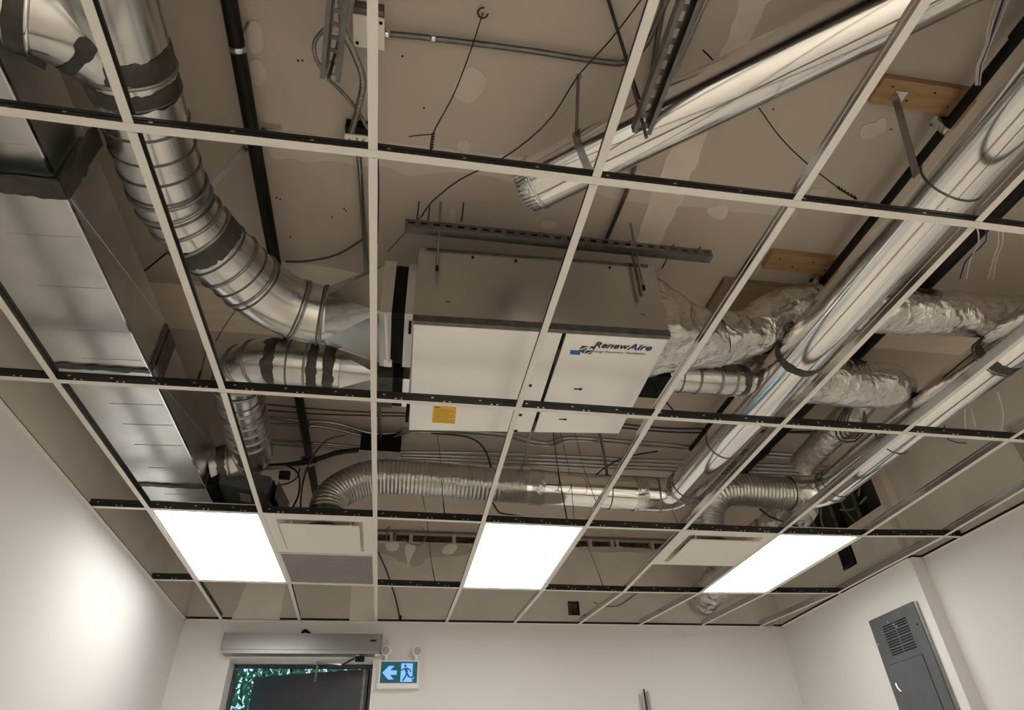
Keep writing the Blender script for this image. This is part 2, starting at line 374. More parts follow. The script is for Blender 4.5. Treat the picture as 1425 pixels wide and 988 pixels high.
obj('corner_bead', MB().box(XR - .006, XR + .03, 2.795, 2.835, .02, ZD - .005), 'compound_dim', wr)
bx_ = obj('outlet_box', MB().box(XR - .012, XR + .05, 3.345, 3.495, .16, .32), 'black', label='open black metal box let into the right wall above the light', cat='electrical box')
obj('box_lip', MB().box(XR - .016, XR - .011, 3.34, 3.50, .152, .165), 'rubber', bx_); obj('box_lip', MB().box(XR - .016, XR - .011, 3.34, 3.352, .152, .328), 'rubber', bx_)
for i, (a, b, c) in enumerate(((( 3.0, .75), (3.15, .58), (3.2, .43)), ((3.3, .75), (3.32, .6), (3.25, .44)), ((3.02, .56), (3.2, .54), (3.36, .60)), ((3.55, .74), (3.62, .6), (3.60, .44)), ((3.72, .7), (3.85, .55), (3.82, .44)))):
    obj('cable', MB().tube(cr([Vector((XR + .06 - .01 * i, p[0], p[1] + ZG)) for p in (a, b, c)], .03), .008, 8), 'cable_grey', label=('nearest', 'second', 'crosswise', 'fourth', 'farthest')[i] + ' grey cable inside the ragged opening of the right wall', cat='cable', group='cables in the right wall opening')
obj('cable', MB().tube(cr([Vector((XRN + .05, 1.70, .44 + ZG)), Vector((XRN + .04, 1.66, .3 + ZG)), Vector((XRN + .05, 1.58, .2 + ZG))], .03), .007, 8), 'cable_grey', label='grey cable inside the small opening at the right edge', cat='cable')

# ------------------------------------------------------------------ doorway, door leaf, what is outside
dr = empty('door_1', V(1.2, YB + .2, -ZG), 'dark grey exterior door standing ajar in the back wall', 'door', kind='structure')
obj('frame_jamb', MB().box(DX0 + .004, DX0 + .026, YB + .20, YB + .26, -ZG, DZ - .04), 'door_frame', dr)
obj('frame_jamb', MB().box(DX1 - .026, DX1 - .004, YB + .20, YB + .26, -ZG, DZ - .04), 'door_frame', dr)
obj('frame_head', MB().box(DX0 + .004, DX1 - .004, YB + .20, YB + .26, DZ - .024, DZ - .004), 'door_frame', dr)
hinge = Vector((1.195, YB + .235, 0)); free = Vector((.245, 5.17, 0)); dv = (free - hinge).normalized(); nv = Vector((-dv.y, dv.x, 0))
if nv.y > 0: nv = -nv
L = (free - hinge).length; zt, zb = DZ - .030, -ZG + .01
lf = obj('leaf', MB().obox(hinge + dv * L / 2 + Vector((0, 0, ZG + (zt + zb) / 2)), dv, nv, (0, 0, 1), L / 2, .022, (zt - zb) / 2), 'door_paint', dr)
obj('edge_strip', MB().obox(hinge + dv * .03 + nv * .024 + Vector((0, 0, ZG + (zt + zb) / 2)), dv, nv, (0, 0, 1), .012, .003, (zt - zb) / 2), 'steel_dark', dr)
mb = MB(); rnd = random.Random(3)
for i in range(26000):
    c = Vector((rnd.uniform(-1.6, 1.9), rnd.uniform(6.0, 7.6), rnd.uniform(.4, 4.6)))
    if noise.noise(c * 1.1) < -.18: continue
    a = Vector((rnd.gauss(0, 1), rnd.gauss(0, 1), rnd.gauss(0, 1))).normalized(); b = a.orthogonal().normalized(); l = rnd.uniform(.03, .075)
    mb.add([c - a * l, c + b * l * .4, c + a * l, c - b * l * .4], [(0, 1, 2, 3)])
bush = empty('bush', Vector((.2, 6.8, 0)), 'tall leafy green bush outside the door gap', 'bush')
obj('foliage', mb, 'leaf', bush, kind='stuff')
for x, y in ((-.6, 6.6), (.3, 7.0), (.05, 6.7), (1.2, 6.9)): obj('stem', MB().tube(cr([Vector((x, y, 0)), Vector((x + .1, y, 1.6)), Vector((x - .1, y + .1, 3.6))], .2), lambda d, i: .04 - .008 * d, 8), 'bark', bush)

# ------------------------------------------------------------------ suspended grid
NODE_PX = {(1, 0): (182, 180), (2, 0): (519, 214), (3, 0): (828, 252), (4, 0): (1106, 283), (5, 0): (1358, 312),
           (0, 1): (77, 531), (1, 1): (310, 543), (2, 1): (520, 556), (3, 1): (721, 568), (4, 1): (909, 581), (5, 1): (1088, 592), (6, 1): (1258, 602), (7, 1): (1405, 612),
           (0, 2): (206, 708), (1, 2): (363, 715), (2, 2): (522, 721), (3, 2): (672, 728), (4, 2): (815, 735), (5, 2): (949, 740), (6, 2): (1082, 745), (7, 2): (1199, 747), (8, 2): (1317, 745),
           (0, 3): (272, 807), (1, 3): (402, 811), (2, 3): (523, 815), (3, 3): (641, 819), (4, 3): (755, 822), (5, 3): (867, 825), (6, 3): (973, 826), (7, 3): (1068, 825), (8, 3): (1168, 824)}
def node(c, r):
    n = V(min(c * .61, 4.75), max(YF, r * 1.22) if r < 4 else YB, 0)
    if (c, r) in NODE_PX:
        q = P(*NODE_PX[(c, r)], 0); n = n.lerp(Vector((q.x, r * 1.22 + (q.y - r * 1.22) * .6, ZG)), 1.0)
    elif r == 4: n.x = {0: .0, 1: .605, 2: 1.215, 3: 1.80, 4: 2.38, 5: 2.95, 6: 3.50, 7: 4.08, 8: 4.64}[c]
    return n
ROWY = {r: sum(node(c, r).y for c in range(9)) / 9 for r in (-5, -4, -3, -2, -1, 0, 1, 2, 3)}
grid = empty('ceiling_grid', V(2.3, 1.2, 0), 'white suspended ceiling grid of tees without tiles', 'ceiling grid')
FW, WH = .0245, .044
def tee(name, pts, bright=False, main=False):
    mb, wbm, bl = MB(), MB(), MB()
    for a, b in zip(pts[:-1], pts[1:]):
        d = (b - a).normalized(); h = Vector((0, 0, 1))
        mb.bar(a + h * .0008, b + h * .0008, FW, .0016)
        wbm.bar(a + h * (.002 + WH / 2 - .004), b + h * (.002 + WH / 2 - .004), .002, WH - .008)
        bl.bar(a + h * (WH - .004), b + h * (WH - .004), .0065, .012)
    t = obj(name, mb, 'tee_white', grid)
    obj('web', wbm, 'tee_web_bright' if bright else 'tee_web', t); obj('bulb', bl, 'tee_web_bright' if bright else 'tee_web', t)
    if main:
        rv = MB()  # bright studs standing in for light seen through the punched slots
        for a, b in zip(pts[:-1], pts[1:]):
            d = (b - a); L = d.length; d.normalize(); sd = Vector((-d.y, d.x, 0)); n = max(1, int(L / .155))
            for k in range(n):
                for off in (-.012, .012):
                    c = a + d * (L * (k + .5) / n + off) + Vector((0, 0, .014))
                    rv.obox(c, d, sd, (0, 0, 1), .0035, .0016, .003)
                rv.obox(a + d * (L * k / n + .04) + Vector((0, 0, .030)), d, sd, (0, 0, 1), .005, .0016, .0025)
        obj('hanger_slots', rv, 'rivet', t, kind='stuff')
for r in (-5, -4, -3, -2, -1, 0, 1, 2, 3):
    pts = [Vector((XL, node(0, r).y, ZG))] + [node(c, r) for c in range(9)]; xe = XR if node(8, r).y > 2.8 else XRN
    tee('main_tee', pts + [Vector((xe, node(8, r).y, ZG))], main=True)
skip = set()
for c in range(9):
    for r in (-6, -5, -4, -3, -2, -1, 0, 1, 2, 3):
        a = node(c, r) if r > -6 else V(c * .61 if c < 8 else 4.75, YF, 0); b = node(c, r + 1); d = (b - a).normalized() * .014
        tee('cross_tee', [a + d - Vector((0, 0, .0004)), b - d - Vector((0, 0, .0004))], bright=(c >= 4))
for nm, (a, b, nx) in {'l': (V(XL, YF, 0), V(XL, YB, 0), 1), 'b': (V(XL, YB, 0), V(XR, YB, 0), 2), 'r': (V(XR, 2.8, 0), V(XR, YB, 0), 3), 'n': (V(XRN, YF, 0), V(XRN, 2.8, 0), 3), 's': (V(XR, 2.8, 0), V(XRN, 2.8, 0), 4)}.items():
    off = {1: Vector((.011, 0, 0)), 2: Vector((0, -.011, 0)), 3: Vector((-.011, 0, 0)), 4: Vector((0, -.011, 0))}[nx]; h = Vector((0, 0, 1))
    w = obj('wall_angle', MB().bar(a + off - h * .002, b + off - h * .002, .022, .0015), 'tee_white', grid)
    o2 = off * .12; obj('angle_leg', MB().bar(a + o2 + h * .010, b + o2 + h * .010, .002, .022), 'tee_web', w)

# ------------------------------------------------------------------ light panels, diffusers, grille
def cell(c0, c1, r0, r1, f0=0.0, f1=1.0):
    A, B, C_, D = node(c0, r0), node(c1, r0), node(c1, r1), node(c0, r1)
    return [A.lerp(D, f0), B.lerp(C_, f0), B.lerp(C_, f1), A.lerp(D, f1)]
def inset(q, d):
    c = sum(q, Vector()) / 4; out = []
    for i in range(4):
        a, p, n = q[i], q[i - 1], q[(i + 1) % 4]; out.append(a + (p - a).normalized() * d + (n - a).normalized() * d)
    return out
def up(q, z): return [Vector((p.x, p.y, ZG + z)) for p in q]
def light_panel(c, r, label):
    q = cell(c, c + 1, r, r + 1); o = inset(q, .006); i = inset(q, .022)
    ctr = sum(q, Vector()) / 4; t = empty('light_panel', ctr, label, 'ceiling light', 'flat light panels in the ceiling grid')
    fr = MB()
    for k in range(4): j = (k + 1) % 4; fr.hexa(up([o[k], o[j], i[j], i[k]], .003), up([o[k], o[j], i[j], i[k]], .016))
    obj('frame', fr, 'white_plastic', t)
    obj('diffuser', MB().hexa(up(i, .007), up(i, .012)), 'light', t)
    obj('housing', MB().hexa(up(o, .017), up(o, .055)), 'white_plastic', t)
light_panel(0, 2, 'glowing light panel nearest the left wall')
light_panel(3, 2, 'glowing light panel in the middle of the row')
light_panel(6, 2, 'glowing light panel nearest the electrical panel')
for r_, nr in ((-3, 'just'), (-5, 'far')):  # unseen panels added to raise the bounced light
    for c, nm in ((1, 'left'), (3, 'middle left'), (5, 'middle right'), (7, 'right')): light_panel(c, r_, 'added unseen fill light panel %s behind the viewer on the %s' % (nr, nm))

def diffuser(c, r, label):
    q = cell(c, c + 1, r, r + 1, 0, .5); o = inset(q, .006); i = inset(q, .070); ii = inset(q, .10); ctr = sum(q, Vector()) / 4
    t = empty('air_diffuser', ctr, label, 'air diffuser', 'plaque air diffusers')
    fr = MB()
    for k in range(4):
        j = (k + 1) % 4; fr.hexa(up([o[k], o[j], i[j], i[k]], .002), up([o[k], o[j], i[j], i[k]], .010))
        fr.hexa(up([i[k], i[j], ii[j], ii[k]], .002), up([i[k], i[j], ii[j], ii[k]], .012)) if False else None
    obj('face_frame', fr, 'diffuser_paint', t)
    pan = MB(); R1 = up(i, .008); R2 = up(inset(q, .15), .045)
    pan.loft([R1, R2], caps=False)
    cx = Vector((ctr.x, ctr.y, 0)); n = 24; circ = [cx + Vector((.11 * math.cos(2 * math.pi * k / n), .11 * math.sin(2 * math.pi * k / n), ZG + .045)) for k in range(n)]
    # top of the pan with a round neck hole
    sq = up(inset(q, .15), .045); per = []
    for k in range(n):
        a = 2 * math.pi * k / n; d = Vector((math.cos(a), math.sin(a), 0)); m_ = max(abs(d.x), abs(d.y)); per.append(Vector((ctr.x, ctr.y, ZG + .045)) + d / m_ * .155)
    pan.loft([per, circ]); obj('pan', pan, 'diffuser_paint', t)
    obj('neck', MB().tube([Vector((ctr.x, ctr.y, ZG + .040)), Vector((ctr.x, ctr.y, ZG + .16))], .108, 24, False), 'steel_dark', t)
    pl = inset(q, .088); obj('plaque', MB().hexa(up(pl, -.022), up(pl, -.014)), 'diffuser_paint', t)
    st = MB()
    for k in range(4): st.bar(Vector((pl[k].x * .75 + ctr.x * .25, pl[k].y * .75 + ctr.y * .25, ZG - .014)), Vector((pl[k].x * .75 + ctr.x * .25, pl[k].y * .75 + ctr.y * .25, ZG + .072)), .008, .008)
    obj('spacer', st, 'diffuser_paint', t); return ctr
DC1 = diffuser(1, 2, 'white square plaque diffuser beside the left light panel')
DC2 = diffuser(5, 2, 'white square plaque diffuser under the ribbed flexible duct at right')
q = cell(1, 2, 2, 3, .5, 1); o = inset(q, .006); i = inset(q, .02); t = empty('return_grille', sum(q, Vector()) / 4, 'grey fine mesh return grille behind the left diffuser', 'grille')
fr = MB()
for k in range(4): j = (k + 1) % 4; fr.hexa(up([o[k], o[j], i[j], i[k]], .002), up([o[k], o[j], i[j], i[k]], .012))
obj('frame', fr, 'tee_white', t); bars = MB(); nb = 62
for k in range(nb + 1): f = k / nb; bars.bar(up([i[0].lerp(i[1], f)], .008)[0], up([i[3].lerp(i[2], f)], .008)[0], .0038, .009)
for k in range(31): f = k / 30; bars.bar(up([i[0].lerp(i[3], f)], .009)[0], up([i[1].lerp(i[2], f)], .009)[0], .002, .007)
obj('mesh_face', bars, 'label_grey', t, kind='stuff'); obj('plenum_box', MB().hexa(up(i, .06), up(i, .064)), 'steel_dark', t)

# unseen tiles added behind the viewer to keep the plenum and reflections dark
LIT = {(c, r) for r in (-3, -5) for c in (1, 3, 5, 7)}
tl = bpy.data.meshes.new('added_ceiling_tile'); tb = MB().box(-.297, .297, -.60, .60, -ZG + .003, -ZG + .018); tl = mesh('added_ceiling_tile', tb, 'added_ceiling_tile')
for r in range(-6, -1):
    for c in range(-1, 8):
        if (c, r) in LIT: continue
        x = c * .61 + .305; y = r * 1.22 + .61; o = bpy.data.objects.new('added_ceiling_tile', tl); COL.objects.link(o); o.parent = grid; sx = 1.0
        if c < 0: x, sx = (XL + 0) / 2, .24 / .594
        o.location = Vector((x, y, ZG)) - ORG[grid.name]; o.scale = (sx, 1, 1)
    if True:
        o = bpy.data.objects.new('added_ceiling_tile', tl); COL.objects.link(o); o.parent = grid; o.location = Vector((4.86, r * 1.22 + .61, ZG)) - ORG[grid.name]; o.scale = (.17 / .594, 1, 1)

# ================================================================== AIR DUCTS
def ragged_band(path, d, w, rr, n=28, rag=.28):         # brushed band with uneven edges
    ph = random.random() * 9; k = max(4, int(w / .012)); rings = []
    c0, t0 = station(path, d); u = t0.cross(Vector((0, 0, 1))).normalized(); n *= 2
    for j in range(k + 1):
        ring = []
        for q in range(n):
            a = 2 * math.pi * q / n; f = j / k - .5
            e = rag * w * (.6 * noise.noise(Vector((math.cos(a) * 2.2 + ph, math.sin(a) * 2.2, f * 3))) + .5 * noise.noise(Vector((math.cos(a) * 7, math.sin(a) * 7 + ph, f * 2)))) * abs(2 * f)
            c, tg = station(path, max(.001, d + f * w + e)); uu = (u - tg * u.dot(tg)).normalized(); ww = tg.cross(uu); dd = uu * math.cos(a) + ww * math.sin(a)
            h = .0012 if j in (0, k) else .0035 + .003 * noise.noise(c * 40 + dd * 3)
            ring.append(c + dd * (rr + h))
        rings.append(ring)
    return MB().loft(rings, True)
def duct(name, label, path, r, matname='galv', seams=(), bands=(), joints=(), step=.03, n=28, cat='duct', group=None, jit=0.0, seed=0, caps=True, body='pipe'):
    path = resample(path, step); t = empty(name, path[0], label, cat, group)
    obj(body, MB().tube(path, r, n, caps, jit, seed), matname, t)
    rr = r if not callable(r) else r(0, 0)
    for d in seams:                                    # thin raised bead
        c, tg = station(path, d); obj('seam', MB().ring(c, tg, rr, .013, .008, n), 'dull_zinc', t)
    for d in joints:                                   # thin dark joint line
        c, tg = station(path, d); obj('joint', MB().ring(c, tg, rr, .009, .004, n), 'steel_dark', t)
    for d, w in bands:                                 # brushed-on duct sealant
        obj('sealant_band', ragged_band(path, d, w, rr, n), 'mastic', t)
    return t, path
def rectround(mb, rect, circ_c, circ_t, r, n=32):      # square-to-round: four flat triangles and four cone corners
    c, tg = Vector(circ_c), Vector(circ_t).normalized(); rc = sum(rect, Vector()) / 4
    def cp(d):
        d = d - tg * d.dot(tg); return c + d.normalized() * r
    mids = [(rect[i] + rect[(i + 1) % 4]) / 2 - rc for i in range(4)]
    for i in range(4):
        a, b = rect[i], rect[(i + 1) % 4]; mb.add([a, b, cp(mids[i])], [(0, 1, 2)])
        d0, d1 = mids[i].normalized(), mids[(i + 1) % 4].normalized(); m = n // 4
        arc = [cp(d0 * math.cos(k / m * math.pi / 2) + d1 * math.sin(k / m * math.pi / 2)) for k in range(m + 1)]
        mb.add([b] + arc, [(0, k + 1, k + 2) for k in range(m)], True)
    return mb

# ---- rectangular trunk duct along the left wall
rd = empty('rectangular_duct', V(.08, 1.5, .155), 'wide rectangular galvanized trunk duct along the left wall', 'duct')
XA, XB = -.105, .262
obj('duct_section', MB().box(XA, XB, .365, 1.335, .158, .405), 'galv_satin', rd)
obj('duct_section', MB().box(XA, XB, 1.345, 2.46, .158, .405), 'galv_satin', rd)
obj('duct_section', MB().box(XA, XB, 2.47, 3.5, .158, .405), 'galv_satin', rd)
obj('duct_section', MB().box(XA - .01, .238, -1.6, .355, .182, .43), 'galv_satin', rd)
def mast_box(x0, x1, y, w, z0, z1, h=.012):            # ragged sealant round a rectangular joint
    loop = [V(x0, y, z0), V(x1, y, z0), V(x1, y, z1), V(x0, y, z1)]; cx, cz = (x0 + x1) / 2, (z0 + z1) / 2
    for a, b, nrm in ((loop[0], loop[1], Vector((0, 0, -1))), (loop[1], loop[2], Vector((1, 0, 0)))):
        n = 16; top = []; bot = []
        for k in range(n + 1):
            p = a.lerp(b, k / n); top.append(p + Vector((0, w / 2 + .012 * noise.noise(p * 31), 0))); bot.append(p - Vector((0, w / 2 + .012 * noise.noise(p * 27 + Vector((5, 0, 0))), 0)))
        obj('sealant_band', MB().prism(bot + top[::-1], nrm * h), 'mastic', rd)
fl = MB(); fl.box(XA - .02, XB + .022, .345, .375, .137, .158); fl.box(XB, XB + .022, .345, .375, .137, .43); obj('flange', fl, 'steel_dark', rd)
mast_box(XA, XB + .02, .36, .075, .136, .42, .006); mast_box(XA, XB, 1.34, .03, .158, .405, .008); mast_box(XA, XB, 2.465, .035, .158, .405, .008)
for y in (.585, .835, 1.085, 1.275, 1.62, 1.80, 2.0, 2.25, 2.58, 2.68):
    obj('crease', MB().bar(V(.02, y + .012, .1575), V(XB - .015, y, .1575), .010, .004), 'galv_satin', rd)
for y in (.25, .05): obj('crease', MB().bar(V(-.08, y, .1815), V(.22, y, .1815), .010, .004), 'galv_satin', rd)
obj('edge_fold', MB().box(XB - .002, XB + .004, .37, 3.5, .154, .168), 'bright', rd); obj('edge_fold', MB().box(.236, .242, -1.6, .345, .178, .192), 'bright', rd)
for y0, y1 in ((.40, 1.3), (1.38, 2.44)):              # cross-broken stiffening on the side
    obj('cross_break', MB().bar(V(XB + .0005, y0, .17), V(XB + .0005, y1, .395), .003, .003, up=(1, 0, 0)), 'galv_satin', rd)
obj('access_frame', MB().box(XB, XB + .012, 1.36, 1.47, .20, .40), 'steel_dark', rd)

# ---- big spiral duct: along the trunk, elbow, into the unit
p2 = [V(.467, -1.7, .386)] + cr([V(.467, .42, .386), V(.475, .56, .386), V(.515, .69, .385), V(.60, .84, .383), V(.70, .99, .38), V(.80, 1.09, .378), V(.90, 1.135, .376), V(.985, 1.145, .375)], .03)
Ls = plen(p2)
d2, path2 = duct('spiral_duct', 'large galvanized spiral duct bending into the left side of the ventilation unit', p2, .129, 'galv',
    seams=[1.775, 2.22, 2.28, 2.36, 2.43, 2.60, 2.72, Ls - .125, Ls - .02], joints=[1.845, 1.95, 2.04, 2.12, 2.20, 2.30, 2.53, 2.66, 2.745, Ls - .14, Ls - .035], bands=[(1.825, .055), (1.735, .07), (2.47, .085)], n=36)
pw = fillet([V(.245, -.10, .33), V(.36, -.06, .35), V(.455, .06, .38)], .08, 6)
obj('branch_elbow', MB().tube(resample(pw, .03), .122, 28, True), 'galv', d2)
for d, w in ((.03, .05), (.17, .04)):
    c, tg = station(pw, d); obj('sealant_band', ragged_band(resample(pw, .02), d, w, .123, 28), 'mastic', d2)
c, tg = station(pw, .055); obj('seam', MB().ring(c, tg, .122, .014, .006, 28), 'bright', d2)
lb = P(75, 2, .30); obj('label_sticker', MB().obox(V(.31, .0, .225), (.6, .35, 0), (-.35, .6, 0), (0, 0, 1), .022, .012, .001), 'ink', d2)
RA = [V(1.225, .92, .235), V(1.225, 1.28, .235), V(1.225, 1.28, .51), V(1.225, .92, .51)]
obj('transition', rectround(MB(), RA, V(.985, 1.14, .375), (1, 0, 0), .131), 'galv', d2)
CAX0, CAX1 = 1.225, 1.347
def collar(root, y0, y1, z0, z1, white=False):
    a = MB(); a.box(1.215, 1.262, y0 - .006, y1 + .006, z0 - .006, z1 + .006); obj('collar', a, 'galv_satin', root)
    obj('canvas_joint', MB().box(1.262, 1.315, y0 + .006, y1 - .006, z0 + .006, z1 - .006), 'canvas', root)
    obj('collar', MB().box(1.315, 1.352, y0 - .004, y1 + .004, z0 - .004, z1 + .004), 'galv_satin', root)
collar(d2, .92, 1.28, .235, .51)
obj('latch', MB().box(1.333, 1.345, .96, 1.04, .226, .233), 'black', d2); obj('rod', MB().tube([V(1.238, .93, .226), V(1.252, 1.24, .226)], .005, 8), 'white_plastic', d2); obj('clip', MB().box(1.235, 1.27, 1.235, 1.27, .215, .23), 'white_plastic', d2)
st = [Vector(x) for x in (P(342, 205, .72), P(310, 245, .60), P(286, 268, .52))]
obj('hanger_strap', MB().bar(st[0], st[2], .022, .003), 'dull_zinc', label='thin metal strap slanting from the deck to the large spiral duct', cat='strap')

# ---- smaller elbowed duct below it
p3 = fillet([V(1.03, 1.49, .345), V(.52, 1.49, .36), V(.485, 2.48, .35), V(.27, 2.50, .30)], .30, 12)
L3 = plen(p3)
d3, path3 = duct('elbow_duct', 'smaller galvanized duct of elbow gores joining the trunk duct to the unit', p3, .112, 'galv',
    seams=[.16, .40, .47, .55, .62, .78, .90, .98, 1.06, 1.14, L3 - .18, L3 - .10], joints=[.24, .72, .85, L3 - .24], bands=[(.05, .05), (.125, .045), (.31, .045), (.62, .025), (L3 - .06, .05)], n=30)
RB = [V(1.225, 1.385, .24), V(1.225, 1.62, .24), V(1.225, 1.62, .45), V(1.225, 1.385, .45)]
obj('transition', rectround(MB(), RB, V(1.03, 1.49, .345), (1, 0, 0), .114), 'galv', d3)
mbx = MB().box(1.205, 1.275, 1.375, 1.63, .23, .46); obj('sealant_band', mbx, 'mastic', d3)
obj('canvas_joint', MB().box(1.275, 1.322, 1.38, 1.62, .235, .455), 'canvas', d3)
obj('collar', MB().box(1.322, 1.352, 1.38, 1.62, .233, .455), 'bright', d3)

# ---- bright round pipe on the right, elbow, horizontal pipe, ribbed flexible duct to the left diffuser
pm = fillet([V(3.162, -2.2, .300), V(3.196, 2.74, .355), V(2.15, 2.76, .385)], .17, 10)
Lm = plen(pm); ds = lambda px, py: (P(px, py, .22).y + 2.2)
mp, pathm = duct('round_duct', 'bright smooth round duct crossing the grid on the right and turning left', pm, .109, 'bright',
    joints=[ds(1320, 275), ds(985, 640), 4.72, 5.35], seams=[4.80, 5.0], bands=[(ds(1095, 520), .045)], n=36, step=.06)
cr_ = MB(); cc = [station(pathm, 5.10 + .01 * k)[0] for k in range(9)]; cr_.tube(cc, lambda d, i: .111 + (.004 if i % 2 else 0), 28, False, .006, 3); obj('crumpled_joint', cr_, 'foil', mp)
obj('seam_line', MB().bar(V(3.134, -2.2, .1930), V(3.170, 2.5, .2505), .004, .002), 'dull_zinc', mp)
pf = cr([V(2.25, 2.76, .385), V(1.9, 2.77, .400), V(1.5, 2.78, .425), V(1.18, 2.79, .425), V(1.02, 2.79, .36), V(DC1.x + .01, DC1.y + .03, .25), V(DC1.x, DC1.y, .09)], .02)
def flexduct(name, label, pts, r, pitch=.026):
    path = resample(pts, pitch / 5); t = empty(name, path[0], label, 'flexible duct', 'ribbed flexible ducts')
    obj('ribbed_hose', MB().tube(path, lambda d, i: r + .0028 * math.sin(2 * math.pi * d / pitch), 26, False), 'flex', t); return t, path
fx, pf2 = flexduct('flexible_duct', 'ribbed silver flexible duct arching to the left diffuser', pf, .110)
obj('tape_collar', MB().tube([pf2[2] + Vector((.03, 0, 0)), pf2[4], pf2[12]], .117, 26, False, .006, 4), 'foil', fx)

# ---- second bright pipe near the right wall, ribbed flexible duct to the right diffuser
pq = fillet([V(4.225, -2.0, .370), V(4.225, 2.62, .375), V(3.98, 2.66, .38)], .17, 10)
pp, pathq = duct('round_duct', 'bright smooth round duct parallel to the right wall', pq, .107, 'bright', joints=[3.05, 3.85, 4.45], seams=[4.52], bands=[(P(1408, 510, .30).y + 2.0, .05)], n=36, step=.06)
obj('seam_line', MB().bar(V(4.185, -2.0, .2700), V(4.185, 2.4, .2752), .004, .002), 'dull_zinc', pp)
pr_ = cr([V(4.04, 2.66, .38), V(3.85, 2.66, .38), V(3.62, 2.66, .385), V(3.46, 2.67, .35), V(DC2.x + .01, DC2.y - .04, .24), V(DC2.x, DC2.y, .09)], .02)
fx2, _p = flexduct('flexible_duct', 'ribbed silver flexible duct bending down to the right diffuser', pr_, .110)
obj('tape_collar', MB().tube([_p[2] + Vector((.03, 0, 0)), _p[4], _p[10]], .117, 26, False, .006, 8), 'foil', fx2)

# ---- foil wrapped ducts from the right side of the unit
pu = cr([V(2.74, 1.09, .375), V(2.95, 1.10, .45), V(3.18, 1.04, .57), V(3.45, 1.0, .572), V(3.8, .97, .572), V(4.25, .95, .572), V(4.95, .93, .572)], .03)
ft, _ = duct('foil_duct', 'crinkled foil wrapped duct leaving the unit and passing over the bright pipe', pu, lambda d, i: .130 - .014 * min(1, d / .45), 'foil', n=40, step=.02, jit=.012, seed=2, body='insulation')
rect = [V(2.40, .84, .225), V(2.40, 1.23, .225), V(2.40, 1.23, .50), V(2.40, .84, .50)]
tm = MB(); nn = 40; prv = []; c0, tg0 = resample(pu, .02)[0], (resample(pu, .02)[1] - resample(pu, .02)[0]).normalized()
per = []
for k in range(nn):
    f = k / nn * 4; j = int(f); per.append(rect[j].lerp(rect[(j + 1) % 4], f - j))
u = Vector((0, 0, -1)); u -= tg0 * u.dot(tg0); u.normalize(); w = Vector((0, 1, 0)); rings = []
circ = [c0 + (u * math.cos(2 * math.pi * k / nn - math.pi / 4) + w * math.sin(2 * math.pi * k / nn - math.pi / 4)) * .132 for k in range(nn)]
for s_ in range(13):
    f = s_ / 12; rings.append([per[k].lerp(circ[k], f ** 1.3) + Vector((0, noise.noise(per[k] * 13 + Vector((f * 5, 0, 0))), noise.noise(per[k] * 15 + Vector((0, f * 5, 3))))) * .016 for k in range(nn)])
tm.loft(rings, True); obj('insulated_transition', tm, 'foil', ft)
pl_ = cr([V(3.08, 1.41, .39), V(3.25, 1.46, .46), V(3.45, 1.50, .50), V(3.8, 1.52, .505), V(3.98, 1.52, .51), V(4.15, 1.52, .535)], .03)
fl2, _ = duct('foil_duct', 'crinkled foil wrapped duct running low behind the two bright pipes', pl_, lambda d, i: .120 + .012 * min(1, d / .4) - .05 * max(0, (d - .93) / .17) ** 2, 'foil', n=40, step=.02, jit=.009, seed=6, body='insulation')
pbr = cr([V(4.00, 1.60, .57), V(4.06, 1.85, .57), V(4.065, 2.15, .56), V(4.05, 2.5, .52)], .03)
duct('foil_duct', 'dull foil branch duct slanting down to the right flexible duct', pbr, .088, 'foil_flat', n=32, step=.03, jit=.004, seed=9, body='insulation')
pz = cr([V(2.58, 1.385, .365), V(2.75, 1.385, .365), V(2.95, 1.39, .37), V(3.10, 1.41, .395)], .03)
sp, pzr = duct('round_duct', 'short spiral duct with a black canvas joint at the right end of the unit', pz, .078, 'galv', seams=[.20, .31, .39], joints=[.11], bands=[(.45, .04)], n=26)
obj('canvas_joint', MB().box(2.415, 2.60, 1.285, 1.475, .285, .445), 'canvas', sp)
pb = cr([V(4.10, 2.72, .33), V(4.12, 3.1, .33), V(4.10, 3.7, .30), V(4.12, 4.2, .25), V(4.12, 4.58, .215)], .03)
duct('foil_duct', 'foil wrapped duct running above the right light panel into the back wall', pb, .130, 'foil', n=44, step=.02, jit=.022, seed=12, body='insulation')

# ---- open ended duct at the top
a, b = V(1.775, .452, .55), V(3.35, -.86, .565); tg = (b - a).normalized()
tp, _ = duct('round_duct', 'bright open ended round duct slanting across the top of the view', [a, b], .104, 'bright', n=40, step=.1, caps=False)
crm = MB(); crm.tube([a - tg * .045, a - tg * .044, a - tg * .002, a + tg * .004], lambda d, i: (.094, .097, .1, .104)[i], 40, False); obj('crimped_end', crm, 'bright', tp)
sd = tg.cross(Vector((0, 0, 1))).normalized(); w = sd.cross(tg)
for k in range(36):
    an = 2 * math.pi * k / 36; d = sd * math.cos(an) + w * math.sin(an); obj('crimp', MB().bar(a - tg * .046 + d * .0985, a - tg * .004 + d * .101, .004, .005, up=d), 'galv', tp)
obj('dark_inside', MB().tube([a + tg * .06, a + tg * .062], .1, 32), 'black', tp)
c, t_ = a + tg * .012, tg; obj('seam', MB().ring(c, t_, .104, .012, .004, 40), 'galv', tp)
sl = MB(); sl.bar(a + (sd * .2 - w * .98).normalized() * .1042, b + (sd * .2 - w * .98).normalized() * .1042, .005, .003); obj('seam_line', sl, 'dull_zinc', tp)
